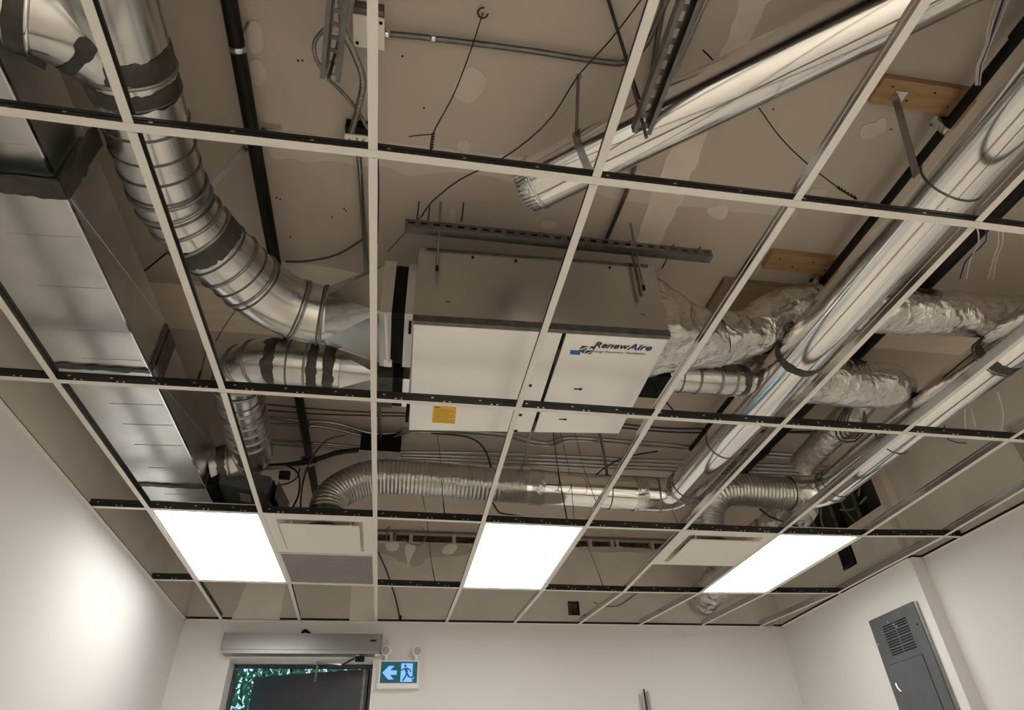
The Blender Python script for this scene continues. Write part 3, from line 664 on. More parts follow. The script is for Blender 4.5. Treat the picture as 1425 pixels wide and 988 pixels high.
# its strap
c = a + tg * .23; s1 = c + sd * -.0 + Vector((0, 0, 0)); hs = empty('hanger_strap', V(1.89, .14, ZD), 'metal strap looped round the open ended duct', 'strap')
obj('band', MB().tube([c - tg * .014, c + tg * .014], .1065, 40, False), 'dull_zinc', hs)
top = P(805, 106, ZD); sdv = -sd if (c - sd * .1 - top).length < (c + sd * .1 - top).length else sd
obj('tail', MB().bar(top, c + sdv * .106, .026, .002, up=sd.cross(Vector((0, 0, 1)))), 'dull_zinc', hs); obj('screw', MB().tube([top, top - Vector((0, 0, .006))], .012, 10), 'galv', hs)
# strap of the main bright pipe
hs = empty('hanger_strap', V(3.13, .02, ZD), 'flat metal strap from the timber block round the bright pipe', 'strap')
yc = P(1320, 275, .25).y; c = V(3.162 + .034 * (yc + 2.2) / 4.94, yc, .300 + .055 * (yc + 2.2) / 4.94)
obj('band', MB().tube([c - Vector((0, .02, 0)), c + Vector((0, .02, 0))], .1115, 36, False), 'bright', hs)
obj('tail', MB().bar(V(3.115, .015, .756), c + Vector((-.107, -.0, .03)), .032, .002, up=(1, 0, .1)), 'dull_zinc', hs); obj('bent_end', MB().box(3.10, 3.15, -.012, .03, .755, .762), 'galv', hs)

# ================================================================== VENTILATION UNIT
un = empty('ventilation_unit', V(1.87, 1.24, .14), 'long grey steel energy recovery ventilation unit hung above the grid', 'ventilation unit')
A_, B_, C_, D_ = V(1.352, .850, 0), V(2.388, .815, 0), V(2.412, 1.600, 0), V(1.366, 1.685, 0)
def U(s, t, z): return (A_.lerp(B_, s)).lerp(D_.lerp(C_, s), t) + Vector((0, 0, z))   # s along the unit, t front to back
def ubox(s0, s1, t0, t1, z0, z1): return MB().hexa([U(s0, t0, z0), U(s1, t0, z0), U(s1, t1, z0), U(s0, t1, z0)], [U(s0, t0, z1), U(s1, t0, z1), U(s1, t1, z1), U(s0, t1, z1)])
obj('casing', ubox(0, 1, 0, 1, .158, .548), 'unit_casing_shaded', un)
obj('edge_trim', ubox(-.003, 1.003, -.004, .022, .140, .172), 'steel_dark', un)
obj('top_lip', ubox(.03, .97, -.006, 0, .528, .546), 'steel_dark', un)
SG = .575
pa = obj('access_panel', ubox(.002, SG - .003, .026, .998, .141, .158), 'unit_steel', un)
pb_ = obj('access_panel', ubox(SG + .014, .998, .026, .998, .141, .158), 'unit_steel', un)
obj('panel_gap', ubox(SG - .003, SG + .014, .026, .998, .1505, .158), 'black', un)
for s, t in ((.505, .49), (.50, .80), (.50, .985)): c = U(s, t, .1405); obj('knob', MB().tube([c, c - Vector((0, 0, .003))], .009, 14), 'black', pa)
def keyhole(s, t, par):
    c = U(s, t, .1405); d = (U(s + .1, t, 0) - U(s, t, 0)).normalized(); m_ = MB().bar(c - d * .017, c + d * .012, .008, .002); m_.tube([c + d * .014, c + d * .014 - Vector((0, 0, .0012))], .0085, 12); obj('key_slot', m_, 'black', par)
keyhole(.715, .51, pb_); keyhole(.70, .84, pb_)
obj('gap_latch', ubox(SG - .002, SG + .010, .15, .28, .138, .149), 'rubber', un); obj('gap_latch', ubox(SG - .002, SG + .010, .86, .98, .138, .149), 'rubber', un)
for s, t in ((.02, .035), (.98, .035), (.2, .035), (.4, .035)):
    pass
for s in (.12, .13, .9, .91): c = U(s, -.002, .25 if s < .5 else .25); obj('screw', MB().tube([c, c - Vector((0, .002, 0))], .003, 8), 'black', un)
for s in (.22, .40, .60, .80): c = U(s, -.002, .512); obj('screw', MB().tube([c, c - Vector((0, .003, 0))], .006, 8), 'black', un)
# lettering on the right hand panel: read from below with the front edge at the top
ex = (U(1, .2, 0) - U(0, .2, 0)).normalized(); ey = (U(.5, 0, 0) - U(.5, 1, 0)).normalized(); ey = (ey - ex * ey.dot(ex)).normalized()
def put_text(me, origin, matname, parent, name):
    Mx = Matrix((( ex.x, ey.x, 0), (ex.y, ey.y, 0), (0, 0, -1)))
    org = ORG[parent.name]
    for v in me.vertices: v.co = origin + ex * v.co.x + ey * v.co.y + Vector((0, 0, -1)) * v.co.z - org
    me.materials.clear(); me.materials.append(MATS[matname]); me.name = name
    o = bpy.data.objects.new(name, me); COL.objects.link(o); o.parent = parent; ORG[o.name] = org; return o
def width(me): return max(v.co.x for v in me.vertices)
o0 = P(825, 483.5, .139); t1 = text_mesh('lettering', 'Renew', .052, .25, .0011); put_text(t1, o0, 'ink_brown', pb_, 'lettering_renew')
SCL = 1.0
W1 = .150
t2 = text_mesh('lettering', 'Aire', .056, .25, .0011); put_text(t2, P(873, 486.5, .139), 'ink_blue', pb_, 'lettering_aire')
t3 = text_mesh('lettering', 'Energy Recovery Ventilation', .0205, .25, .0003); put_text(t3, P(822, 487.6, .139) - ey * .012, 'ink_tan', pb_, 'lettering_tagline')
lo = P(802, 487, .1395)
def lg(x, y, w, h): return [lo + ex * x - ey * y, lo + ex * (x + w) - ey * y, lo + ex * (x + w) - ey * (y + h), lo + ex * x - ey * (y + h)]
for x, y, m_, tri in ((.012, -.028, 'ink_brown', 0), (.045, -.028, 'ink_blue', 1), (.005, .000, 'ink_blue', 1), (.038, .000, 'ink_brown', 0)):
    qd = lg(x, y, .028, .024); sh = [ex * .005, ex * .005, Vector(), Vector()]; qd = [p + s__ for p, s__ in zip(qd, sh)]
    if tri == 0: obj('logo_mark', MB().prism([qd[0], qd[1], qd[3]], (0, 0, .001)), m_, pb_); obj('logo_mark', MB().prism([qd[1].lerp(qd[2], .45), qd[2], qd[3].lerp(qd[2], .4)], (0, 0, .001)), m_, pb_)
    else: obj('logo_mark', MB().prism([qd[0], qd[1], qd[2], qd[1].lerp(qd[3], .45), qd[3].lerp(qd[0], .3), qd[0].lerp(qd[2], .4)], (0, 0, .001)), m_, pb_)
obj('blue_sticker', MB().prism([P(794, 487.5, .139), P(808, 488.5, .139), P(807, 494, .139), P(793, 493, .139)], (0, 0, .0015)), 'sticker_blue', pb_)
ys = obj('yellow_label', MB().prism([P(603, 565, .139), P(635, 567.5, .139), P(633, 590, .139), P(601, 588, .139)], (0, 0, .0015)), 'sticker_yellow', pa, label='yellow warning label')
for k in range(9):
    f = .06 + .105 * k; a0 = P(603, 565, .1388).lerp(P(601, 588, .1388), f); b0 = P(635, 567.5, .1388).lerp(P(633, 590, .1388), f)
    obj('print_line', MB().bar(a0.lerp(b0, .06), a0.lerp(b0, .28 if k == 0 else (.93 if k % 3 else .7)), .0065 if k == 0 else .0016, .0006), 'ink', ys)
obj('cable_gland', MB().box(1.345, 1.362, 1.60, 1.66, .17, .24), 'black', un)
# slotted channel with threaded rods across the front of the unit
def slotted(mb, a, b, up, w, nsl, slw, sw, th=.003):    # plate with a row of open slots
    a, b = Vector(a), Vector(b); d = (b - a).normalized(); L = (b - a).length; sdv = d.cross(Vector(up)).normalized(); e = (w - sw) / 2
    for s_ in (-1, 1): mb.bar(a + sdv * s_ * (sw + e) / 2, b + sdv * s_ * (sw + e) / 2, e, th, up=up)
    for k in range(nsl + 1):
        c0 = a + d * max(0, L * k / nsl - (L / nsl - slw) / 2); c1 = a + d * min(L, L * k / nsl + (L / nsl - slw) / 2); mb.bar(c0, c1, sw, th, up=up)
    return mb
def channel(name, label, a, b, w, h, nsl, slw, cat='channel', matname='strut'):
    a, b = Vector(a), Vector(b); d = (b - a).normalized(); sdv = d.cross(Vector((0, 0, 1))).normalized(); t = empty(name, (a + b) / 2, label, cat, 'slotted steel channels'); Z = Vector((0, 0, 1))
    obj('slotted_web', slotted(MB(), a + Z * h, b + Z * h, (0, 0, 1), w, nsl, slw, .020), matname, t)
    for s_ in (-1, 1):
        m_ = MB(); m_.bar(a + sdv * s_ * w / 2 + Z * h / 2, b + sdv * s_ * w / 2 + Z * h / 2, .003, h); m_.bar(a + sdv * s_ * (w / 2 - .007), b + sdv * s_ * (w / 2 - .007), .014, .004); obj('side', m_, matname, t)
    return t, d
ch = empty('strut_channel', V(2.0, .80, .60), 'slotted channel across the front of the ventilation unit', 'channel', 'slotted steel channels')
a, b = V(1.285, .795, .615), V(2.66, .79, .615); d = (b - a).normalized()
obj('slotted_web', slotted(MB(), a + Vector((0, -.0205, 0)), b + Vector((0, -.0205, 0)), (0, 1, 0), .041, 26, .028, .013), 'strut', ch)
for s_ in (-1, 1): obj('side', MB().bar(a + Vector((0, 0, .0205 * s_)), b + Vector((0, 0, .0205 * s_)), .041, .003), 'strut', ch)
for x in (1.43, 2.31):
    t = obj('threaded_rod', MB().tube([V(x, .80, .40), V(x, .80, .795)], .006, 8), 'emt', label='threaded rod through the channel at the %s end of the unit' % ('left' if x < 2 else 'right'), cat='threaded rod', group='threaded rods of the unit')
    obj('rod_tip', MB().tube([V(x, .80, .375), V(x, .80, .40)], .0065, 8), 'black', t)
t = obj('threaded_rod', MB().tube([V(2.285, .79, .33), V(2.285, .79, .66)], .007, 8), 'steel_dark', label='dark threaded rod beside the bright one at the right end of the unit', cat='threaded rod', group='threaded rods of the unit')

# ================================================================== BLACK SPRINKLER PIPES
def blackpipe(x, z, r, y0, y1, label, couplings=()):
    t = empty('black_pipe', V(x, y0, z), label, 'pipe', 'black steel pipes under the deck')
    obj('pipe', MB().tube([V(x, y0, z), V(x, y1, z)], r, 18), 'black_pipe', t)
    for y in couplings: obj('coupling', MB().tube([V(x, y - .05, z), V(x, y + .05, z)], r + .008, 18), 'black_pipe', t)
    return t
bp1 = blackpipe(.690, .715, .027, -1.6, 4.55, 'black steel pipe crossing behind the spiral duct elbow')
obj('pipe_band', MB().ring(V(.69, P(330, 72, .69).y, .715), (0, 1, 0), .027, .022, .003, 18), 'galv', bp1)
obj('clamp_rod', MB().tube([V(.70, P(330, 72, .69).y - .03, .74), V(.718, P(330, 72, .69).y - .05, .798)], .005, 8), 'dull_zinc', bp1)
cy = 3.16
obj('red_coupling', MB().ring(V(.69, cy, .715), (0, 1, 0), .028, .06, .012, 18), 'red_fitting', bp1)
obj('red_coupling', MB().box(.635, .745, cy - .015, cy + .015, .70, .73), 'red_fitting', bp1); obj('sprinkler_drop', MB().tube([V(.69, cy, .69), V(.69, cy + .0, .62)], .012, 10), 'red_fitting', bp1)
bp2 = blackpipe(3.375, .710, .030, -1.4, 2.7, 'black steel pipe alongside the bright round duct under the timber blocks', (-.32,))
bp3 = blackpipe(3.915, .738, .045, -1.4, 4.3, 'thicker black steel pipe between the two bright round ducts', (2.72,))
for y, nm in ((.085, 'near'), (.99, 'far')):
    t = empty('pipe_hanger', V(3.37, y, .70), 'galvanized clip hanger on the black pipe at the %s timber block' % nm, 'pipe hanger', 'clip hangers of the black pipe')
    obj('strap_loop', MB().ring(V(3.375, y, .710), (0, 1, 0), .031, .03, .003, 18), 'galv', t)
    obj('bracket', MB().box(3.315, 3.375, y - .03, y + .015, .742, .762), 'galv', t); obj('bolt', MB().tube([V(3.345, y - .005, .735), V(3.345, y - .005, .762)], .009, 8), 'bright', t)
    obj('bracket_arm', MB().bar(V(3.33, y, .75), V(3.365, y, .69), .03, .003), 'galv', t)
bd = MB().tube(cr([V(3.39, -.34, .70), V(3.43, -.40, .64), V(3.50, -.52, .60), V(3.60, -.75, .58)], .03), .036, 14); obj('insulated_hose', bd, 'rubber', label='thick black insulated hose at the top right corner', cat='hose')

# ================================================================== CONDUITS AND CABLES
def line(name, label, pts, r, m, cat='conduit', group=None, n=8, step=.04, smooth=True):
    return obj(name, MB().tube(cr(pts, step) if smooth else pts, r, n), m, label=label, cat=cat, group=group)
def Q(*pts): return [P(*p) for p in pts]
# junction boxes by the top
jb = empty('junction_box', P(513, 40, .76), 'white covered square junction box near the top of the view', 'junction box')
c = P(513, 42, .76); obj('box', MB().box(c.x - .047, c.x + .05, c.y - .075, c.y + .035, .75, .80), 'steel_dark', jb); cv = obj('cover', MB().box(c.x - .05, c.x + .055, c.y - .055, c.y + .055, .742, .75), 'white_cover', jb)
for dx, dy in ((-.037, .04), (.043, -.04)): obj('screw', MB().tube([Vector((c.x + dx, c.y + dy, ZG + .7415)), Vector((c.x + dx, c.y + dy, ZG + .739))], .006, 8), 'black', cv)
j2 = empty('junction_box', P(496, 196, .76), 'small junction box with handwritten marks at the near main tee', 'junction box')
c2 = P(497, 196, .75); obj('box', MB().box(c2.x - .045, c2.x + .05, c2.y - .06, c2.y + .045, .75, .80), 'black', j2); cv = obj('cover', MB().box(c2.x - .047, c2.x + .052, c2.y - .03, c2.y + .05, .742, .75), 'white_cover', j2)
def marks(par, strokes, o, sx, sy, z):
    for s_ in strokes:
        m_ = MB()
        for (x0, y0), (x1, y1) in zip(s_[:-1], s_[1:]): m_.bar(o + Vector((x0 * sx, y0 * sy, 0)), o + Vector((x1 * sx, y1 * sy, 0)), .0022, .0008)
        obj('pen_mark', m_, 'ink', par)
o_ = Vector((c2.x - .035, c2.y - .022, ZG + .7415))   # strokes written sideways: P Y / wire / Ant
marks(cv, [[(0, 1), (1, 1)], [(.05, 1), (0, .6), (.3, .55), (.45, 1)], [(0, 2), (.5, 2.3), (0, 2.7)], [(.5, 2.3), (1, 2.35)]], o_ + Vector((.004, .0, 0)), .014, .018, 0)
marks(cv, [[(0, 0), (1, .2), (.3, .5), (1, .8), (0, 1.1)], [(0, 1.5), (1, 1.5)], [(0, 1.9), (1, 1.9), (.5, 2.2)], [(.5, 2.5), (.5, 3), (1, 3), (1, 2.6)]], o_ + Vector((.028, .002, 0)), .012, .016, 0)
marks(cv, [[(1, 0), (0, .5), (1, 1)], [(.6, .2), (.6, .8)], [(1, 1.3), (.4, 1.3), (.5, 1.7), (1, 1.8)], [(0, 2.3), (1, 2.3)], [(.4, 2.1), (.4, 2.6)]], o_ + Vector((.054, .002, 0)), .014, .018, 0)
t = line('conduit', 'steel conduit running right from the white junction box and bending up', Q((531, 46, .775), (600, 53, .775), (720, 68, .775), (840, 86, .775), (873, 86, .775), (900, 60, .775), (930, -5, .775)), .011, 'strut', group='steel conduits')
c = P(603, 53, .775); obj('conduit_clip', MB().ring(c, P(720, 68, .775) - c, .011, .02, .004, 12), 'bright', t); c = P(537, 47, .775); obj('connector', MB().ring(c, P(720, 68, .775) - c, .011, .03, .005, 12), 'bright', t)
line('conduit', 'steel conduit running away from the small junction box toward the unit', Q((499, 212, .78), (502, 250, .78), (507, 330, .78), (511, 388, .78)), .011, 'emt', group='steel conduits')
line('conduit', 'straight steel conduit on the deck above the open ended duct', Q((925, -5, .78), (885, 225, .78), (842, 338, .78)), .010, 'strut', group='steel conduits')
line('conduit', 'bright thin conduit beside the right slotted channel', Q((985, -5, .78), (936, 108, .78)), .009, 'emt', group='steel conduits')
def armour(label, pts, r, m='dull_zinc'):
    path = resample(cr(pts, .01), .0045); return obj('armoured_cable', MB().tube(path, lambda d, i: r + (.0016 if i % 3 else -.0012), 10), m, label=label, cat='cable', group='armoured cables')
armour('armoured cable curving from the top down to the small junction box', Q((474, -10, .70), (478, 40, .70), (492, 72, .70), (505, 110, .70), (500, 145, .71), (489, 184, .745)), .011)
armour('thin armoured cable from the left channel end to the small junction box', Q((459, 112, .66), (476, 128, .70), (496, 152, .73), (511, 178, .755)), .006)
armour('thin armoured cable looping left of the slotted channel', Q((452, 40, .66), (438, 58, .68), (440, 82, .68), (455, 106, .66)), .006)
line('cable', 'dark cable drooping from the conduit behind the spiral duct', Q((398, 364, .76), (430, 363, .74), (470, 354, .75), (505, 333, .78)), .005, 'cable_brown', 'cable')
line('cable', 'thin black cable hanging beside the second cross tee', Q((526, 222, .78), (527, 270, .76), (525, 340, .70)), .003, 'cable_black', 'cable')
# runs across the back of the plenum
yb = 3.0
def run(label, px, z=.755, r=.011, m='emt', **k): return line('conduit', label, [P(x, y, z) for x, y in px], r, m, group='conduits across the back of the plenum', **k)
run('upper of the two bent conduits sagging behind the unit', [(372, 581), (430, 586), (462, 588), (486, 594), (512, 602), (545, 603), (572, 596), (640, 599), (708, 605), (742, 613), (762, 616), (790, 609), (880, 614), (960, 621), (1060, 629), (1140, 634)], r=.012)
run('lower of the two bent conduits sagging behind the unit', [(372, 590), (430, 592), (462, 596), (486, 602), (512, 607), (548, 608), (575, 601), (640, 604), (705, 610), (738, 618), (765, 620), (795, 613), (880, 619), (960, 626), (1060, 634), (1140, 639)], .75, .010)
for k in range(4):
    dy = (0, 5.5, 10.5, 15)[k]
    run(('topmost', 'second', 'third', 'lowest')[k] + ' of the four straight conduits leaving the black box', [(556, 628 + dy * .75), (690, 630.5 + dy), (938, 641 + dy), (1160, 650 + dy)], .745 - .004 * k, .010)
run('single conduit running low above the horizontal duct', [(640, 650), (660, 651), (690, 653), (938, 667), (1100, 675)], .70, .010, 'dull_zinc')
run('upper conduit on the left behind the black pipe', [(372, 613), (430, 616), (500, 622)], .755, .011)
run('lower conduit on the left behind the black pipe', [(372, 619), (430, 622), (500, 628)], .75, .009)
line('cable', 'upper thin dark cable across the plenum left of the unit', Q((372, 563, .76), (440, 569, .755), (500, 573, .755), (566, 575, .74)), .006, 'cable_brown', 'cable')
line('cable', 'lower thin dark cable across the plenum left of the unit', Q((372, 571, .76), (440, 576, .755), (500, 578, .755), (566, 579, .74)), .005, 'cable_black', 'cable')
line('cable', 'dark cable pair right of the unit along the deck', Q((862, 590, .77), (930, 596, .76), (1000, 597, .76), (1160, 603, .76), (1250, 597, .76)), .008, 'cable_brown', 'cable')
line('cable', 'dark cable below the cable pair right of the unit', Q((862, 595, .77), (930, 601, .76), (1000, 602, .76), (1160, 600, .76)), .006, 'cable_black', 'cable')
# black box with grey cover
bx = empty('pull_box', V(1.2, 2.86, .64), 'dark steel pull box with a grey cover above the flexible duct', 'electrical box')
a, b = P(500, 628, .62), P(557, 630, .62); obj('body', MB().box(a.x, b.x, a.y, a.y + .15, .628, .765), 'black', bx); obj('cover', MB().box(a.x - .004, b.x + .004, a.y - .004, a.y + .155, .618, .628), 'label_grey', bx)
obj('conduit_stub', MB().tube(Q((528, 560, .76), (529, 600, .74), (529, 622, .70)), .012, 10), 'dull_zinc', bx)
armour('thick corrugated black cable from the pull box to the left', Q((500, 626, .67), (470, 630, .66), (440, 639, .62), (400, 647, .58), (350, 650, .5)), .017, 'cable_black')
armour('grey corrugated cable lying along the thick black one', Q((440, 645, .60), (415, 650, .55), (385, 650, .52), (352, 654, .48)), .012)
line('cable', 'black cable arching over the red sprinkler coupling', Q((480, 606, .72), (455, 612, .68), (436, 634, .6), (427, 652, .5), (420, 680, .3), (418, 712, .06)), .006, 'cable_brown', 'cable')
line('cable', 'black cable loop dropping to the main tee left of the flexible duct', Q((395, 645, .5), (412, 655, .45), (417, 668, .35), (415, 690, .2), (405, 710, .06)), .006, 'cable_black', 'cable')
line('cable', 'black lead from the actuator plug to the cable loop', Q((384, 676, .35), (400, 673, .36), (414, 664, .38), (417, 652, .45)), .005, 'cable_black', 'cable')
line('cable', 'black cable curving from the sagging conduits down to the flexible duct', Q((600, 603, .74), (650, 608, .72), (672, 622, .68), (682, 645, .6), (687, 668, .53)), .006, 'cable_black', 'cable')
line('cable', 'black cable drooping below the flexible duct toward the tee', Q((686, 700, .36), (695, 713, .22), (715, 717, .12), (745, 722, .05)), .006, 'cable_black', 'cable')
line('cable', 'grey flexible cable hanging from the gap between unit panels', Q((738, 600, .16), (734, 618, .3), (731, 640, .5), (722, 657, .62)), .009, 'cable_grey', 'cable')
line('cable', 'short black cable behind the unit on the conduits', Q((915, 628, .72), (890, 632, .70), (868, 637, .68), (846, 648, .66), (824, 665, .60)), .006, 'cable_black', 'cable')
line('hanger_bar', 'dark flat hanger bar behind the right end of the unit', Q((834, 603, .74), (840, 630, .66), (846, 668, .48)), .010, 'steel_dark', 'bar')
line('cable', 'grey cable coil hanging in the open cell right of the diffuser', [PY(x, y, YB - .06) for x, y in ((538, 752), (539, 735), (550, 729), (575, 729), (590, 738), (592, 750), (583, 759), (572, 757), (560, 750))], .005, 'cable_grey', 'cable')
line('cable', 'grey cable on the back wall ending in a black plug', [PY(x, y, YB - .03) for x, y in ((526, 768), (537, 792), (545, 815), (551, 835), (556, 858))], .0065, 'cable_brown', 'cable')
c = PY(557, 860, YB - .03); obj('cable_plug', MB().tube([c + Vector((0, 0, .02)), c - Vector((0, 0, .014))], .011, 10), 'black', label='black plug at the end of the back wall cable', cat='plug')
line('cable', 'thin dark wire sagging on the back wall below the right diffuser', [PY(x, y, YB - .02) for x, y in ((826, 838), (840, 843), (860, 843), (880, 830), (889, 823))], .004, 'cable_brown', 'cable')
line('cable', 'black cable across the foil behind the right flexible duct', Q((1057, 708, .30), (1070, 718, .24), (1090, 726, .2), (1110, 733, .14)), .007, 'cable_black', 'cable')
# blue and white low voltage wires
for k, (m_, off) in enumerate((('cable_white', 0), ('cable_white', 6), ('cable_blue', 11), ('cable_white', 17))):
    line('cable', ('leftmost white', 'second white', 'dark blue', 'rightmost white')[k] + ' wire of the bundle at the top right corner', Q((1388 + off, -8, .70), (1376 + off * .9, 30, .66), (1372 + off * .3, 62, .62), (1360 + off * .4, 90, .62), (1358 + off * .3, 118, .62)), .0035, m_, 'wire', 'low voltage wires at the top right')
for k, (m_, off) in enumerate((('cable_white', 0), ('cable_blue', 10), ('cable_white', 28), ('cable_white', 34))):
    line('cable', ('leftmost white', 'dark blue', 'second white', 'rightmost white')[k] + ' wire reaching the foil duct at right', Q((1357 + off, 305, .6), (1362 + off, 335, .6), ((1350, 1345, 1382, 1386)[k], 362, .62), ((1345, 1336, 1375, 1382)[k], 388, .64)), .0032, m_, 'wire', 'low voltage wires above the foil duct')
for k, pts in enumerate(([(1313, 588), (1320, 612), (1345, 617)], [(1342, 566), (1344, 600), (1350, 618)], [(1351, 568), (1357, 596), (1340, 600)], [(1388, 545), (1396, 575), (1393, 600)])):
    line('cable', ('dark blue wire looping under the tee beside the right bright duct', 'first white wire beside the right bright duct', 'second white wire beside the right bright duct', 'long white wire hanging near the right wall')[k], [P(x, y, .35 - .06 * i) for i, (x, y) in enumerate(pts)], .0035, 'cable_blue' if k == 0 else 'cable_white', 'wire', 'loose wires near the right wall')
for k in range(4):
    line('cable', ('outer black', 'second black', 'third brown', 'inner brown')[k] + ' cable coil hanging under the foil duct end', Q((1178 + 3 * k, 566, .48), (1163 + 5 * k, 590, .42), (1168 + 6 * k, 612 - 2 * k, .38), (1190, 614 - 4 * k, .38), (1205 - 2 * k, 596, .42), (1203, 574, .48)), .0055, 'cable_black' if k < 2 else 'cable_brown', 'cable', 'cable coils under the foil duct')

# ================================================================== HANGER WIRES
def wire(label, pts, r=.0022, twist=False):
    w = obj('hanger_wire', MB().tube(cr(pts, .05), r, 6), 'wire', label=label, cat='wire', group='hanger wires of the grid')
    if twist:
        a, b = pts[-1], pts[-2]; d = (b - a).normalized(); L = min(.13, (b - a).length); s1 = d.orthogonal().normalized(); s2 = d.cross(s1)
        obj('twist', MB().tube([a + d * (L * k / 24) + (s1 * math.cos(k * 1.6) + s2 * math.sin(k * 1.6)) * .0045 for k in range(25)], .002, 5), 'wire', w)
    return w
w = wire('hanger wire with twisted end at the near main tee centre', Q((672, 18, .80), (655, 70, .64), (632, 130, .42), (603, 185, .14), (600, 209, .035)), twist=True)
obj('tail', MB().tube(Q((603, 187, .12), (585, 188, .12), (569, 190, .12)), .002, 6), 'wire', w)
c = P(672, 18, .79); obj('eye', MB().tube([c + Vector((.018 * math.cos(k * .7), .018 * math.sin(k * .7), 0)) for k in range(8)], .003, 6), 'wire', w)
wire('long kinked wire crossing from the top to the strap of the open duct', Q((892, 0, .70), (850, 55, .66), (805, 105, .62), (770, 160, .55), (735, 195, .50), (690, 226, .45), (640, 250, .45), (600, 282, .5), (586, 302, .55)), .003)
wire('hanger wire right of the open ended duct', Q((1056, 150, .80), (1085, 190, .6), (1120, 225, .4), (1165, 260, .15), (1192, 276, .04)), twist=True)
wire('short wire stub left of the pale compound band', Q((978, 70, .80), (985, 76, .76), (992, 84, .72)), .003)
wire('thick dark rod slanting over the open ended duct', Q((845, -5, .79), (868, 70, .74), (893, 150, .70)), .006)
wire('hanger wire over the flexible duct near the sagging conduits', Q((607, 592, .80), (613, 640, .55), (616, 690, .2), (619, 716, .035)), twist=True)
wire('twisted hanger wire behind the middle of the unit', Q((770, 602, .80), (776, 650, .5), (783, 690, .25), (789, 722, .035)), .0035, True)
wire('thin hanger wire right of the twisted one', Q((780, 602, .80), (793, 660, .45), (797, 700, .2), (799, 722, .035)))
wire('hanger wire through the open cell left of the middle light', Q((588, 690, .45), (594, 725, .35), (600, 780, .12), (605, 809, .035)), twist=True)
wire('hanger wire through the open cell right of the middle light', Q((808, 728, .40), (818, 760, .28), (832, 795, .10), (839, 815, .035)), twist=True)
wire('hanger wire at the end of the horizontal duct', Q((930, 702, .40), (938, 716, .2), (945, 733, .035)))
wire('hanger wire on the left beside the spiral duct', Q((232, 352, .80), (200, 378, .75)), .004)
wire('hanger wire beside the left cross tee', Q((330, 428, .70), (312, 455, .5), (300, 475, .35)))
wire('hanger wire with loose twist at the trunk duct', Q((288, 478, .5), (283, 505, .25), (276, 528, .04)), twist=True)
wire('thin wire above the left end of the slotted channel', Q((540, 350, .66), (565, 322, .70), (590, 298, .80)))
wire('short hook wire above the slotted channel on the right', Q((938, 340, .80), (928, 360, .72), (921, 374, .66)), .003)
wire('bent wire knot above the right end of the slotted channel', Q((975, 344, .80), (968, 350, .76), (970, 362, .68)), .004)
wire('hanger wire under the short spiral duct', Q((903, 522, .30), (915, 545, .18), (936, 570, .05)), .004)
wire('hanger wire on the back wall left of the right diffuser', Q((800, 600, .80), (812, 650, .5), (830, 700, .2)), .002)
for k, (x, y) in enumerate(((583, 280), (598, 285), (645, 282))): wire(('left', 'middle', 'right')[k] + ' of three short wires hanging above the unit', Q((x, y, .80), (x - 1, y + 12, .74), (x - 3, y + 26, .68)), .003)

# ================================================================== SLOTTED CHANNELS NEAR THE TOP
channel('strut_channel', 'slotted channel hanging at the top beside the junction box', P(459, 112, .57), P(476, -60, .57), .062, .035, 9, .030)
channel('strut_channel', 'slotted channel at the top over the open ended duct', P(893, 186, .40), P(985, -60, .40), .062, .035, 11, .030)
a = P(893, 166, .40); obj('threaded_rod', MB().tube([Vector((a.x, a.y, ZG + .30)), Vector((a.x, a.y, ZG + .795))], .006, 8), 'steel_dark', label='threaded rod through the end of the right slotted channel', cat='threaded rod', group='threaded rods of the channels')
a = P(461, 95, .57); obj('threaded_rod', MB().tube([Vector((a.x, a.y, ZG + .50)), Vector((a.x, a.y, ZG + .795))], .006, 8), 'steel_dark', label='threaded rod through the end of the left slotted channel', cat='threaded rod', group='threaded rods of the channels')
c = P(378, 184, .77); jc = obj('deck_clip', MB().box(c.x - .035, c.x + .035, c.y - .02, c.y + .02, .765, .80), 'galv', label='small metal clip box on the deck beside the left black pipe', cat='clip'); obj('bolt', MB().tube([V(c.x - .015, c.y, .764), V(c.x - .015, c.y, .757)], .008, 8), 'wood', jc)

# ================================================================== DAMPER ACTUATOR ON THE TRUNK DUCT
ac = empty('damper_actuator', V(.45, 2.6, .15), 'dark grey damper actuator box beside the end of the trunk duct', 'actuator')
q = [V(.335, 2.44, .17), V(.585, 2.56, .17), V(.565, 2.80, .17), V(.325, 2.73, .17)]; obj('body', MB().hexa(q, [p + Vector((0, 0, .11)) for p in q]), 'actuator', ac)
obj('side_plate', MB().hexa([V(.27, 2.46, .16), V(.335, 2.42, .16), V(.325, 2.76, .16), V(.27, 2.78, .16)], [V(.27, 2.46, .30), V(.335, 2.42, .30), V(.325, 2.76, .30), V(.27, 2.78, .30)]), 'black', ac)
obj('label_plate', MB().hexa(*[[V(x, y, z) for x, y in ((.43, 2.555), (.485, 2.58), (.475, 2.68), (.42, 2.66))] for z in (.168, .17)]), 'label_grey', ac)
obj('mounting_plate', MB().hexa(*[[V(x, y, z) for x, y in ((.30, 2.74), (.33, 2.74), (.56, 2.82), (.30, 2.84))] for z in (.15, .155)]), 'galv_satin', ac)
obj('bracket', MB().bar(V(.60, 2.56, .20), V(.615, 2.86, .20), .008, .12), 'black', ac); obj('bracket', MB().bar(V(.63, 2.56, .20), V(.66, 2.86, .20), .005, .11), 'steel_dark', ac)
obj('plug', MB().box(.63, .69, 2.53, 2.57, .27, .31), 'black', ac)

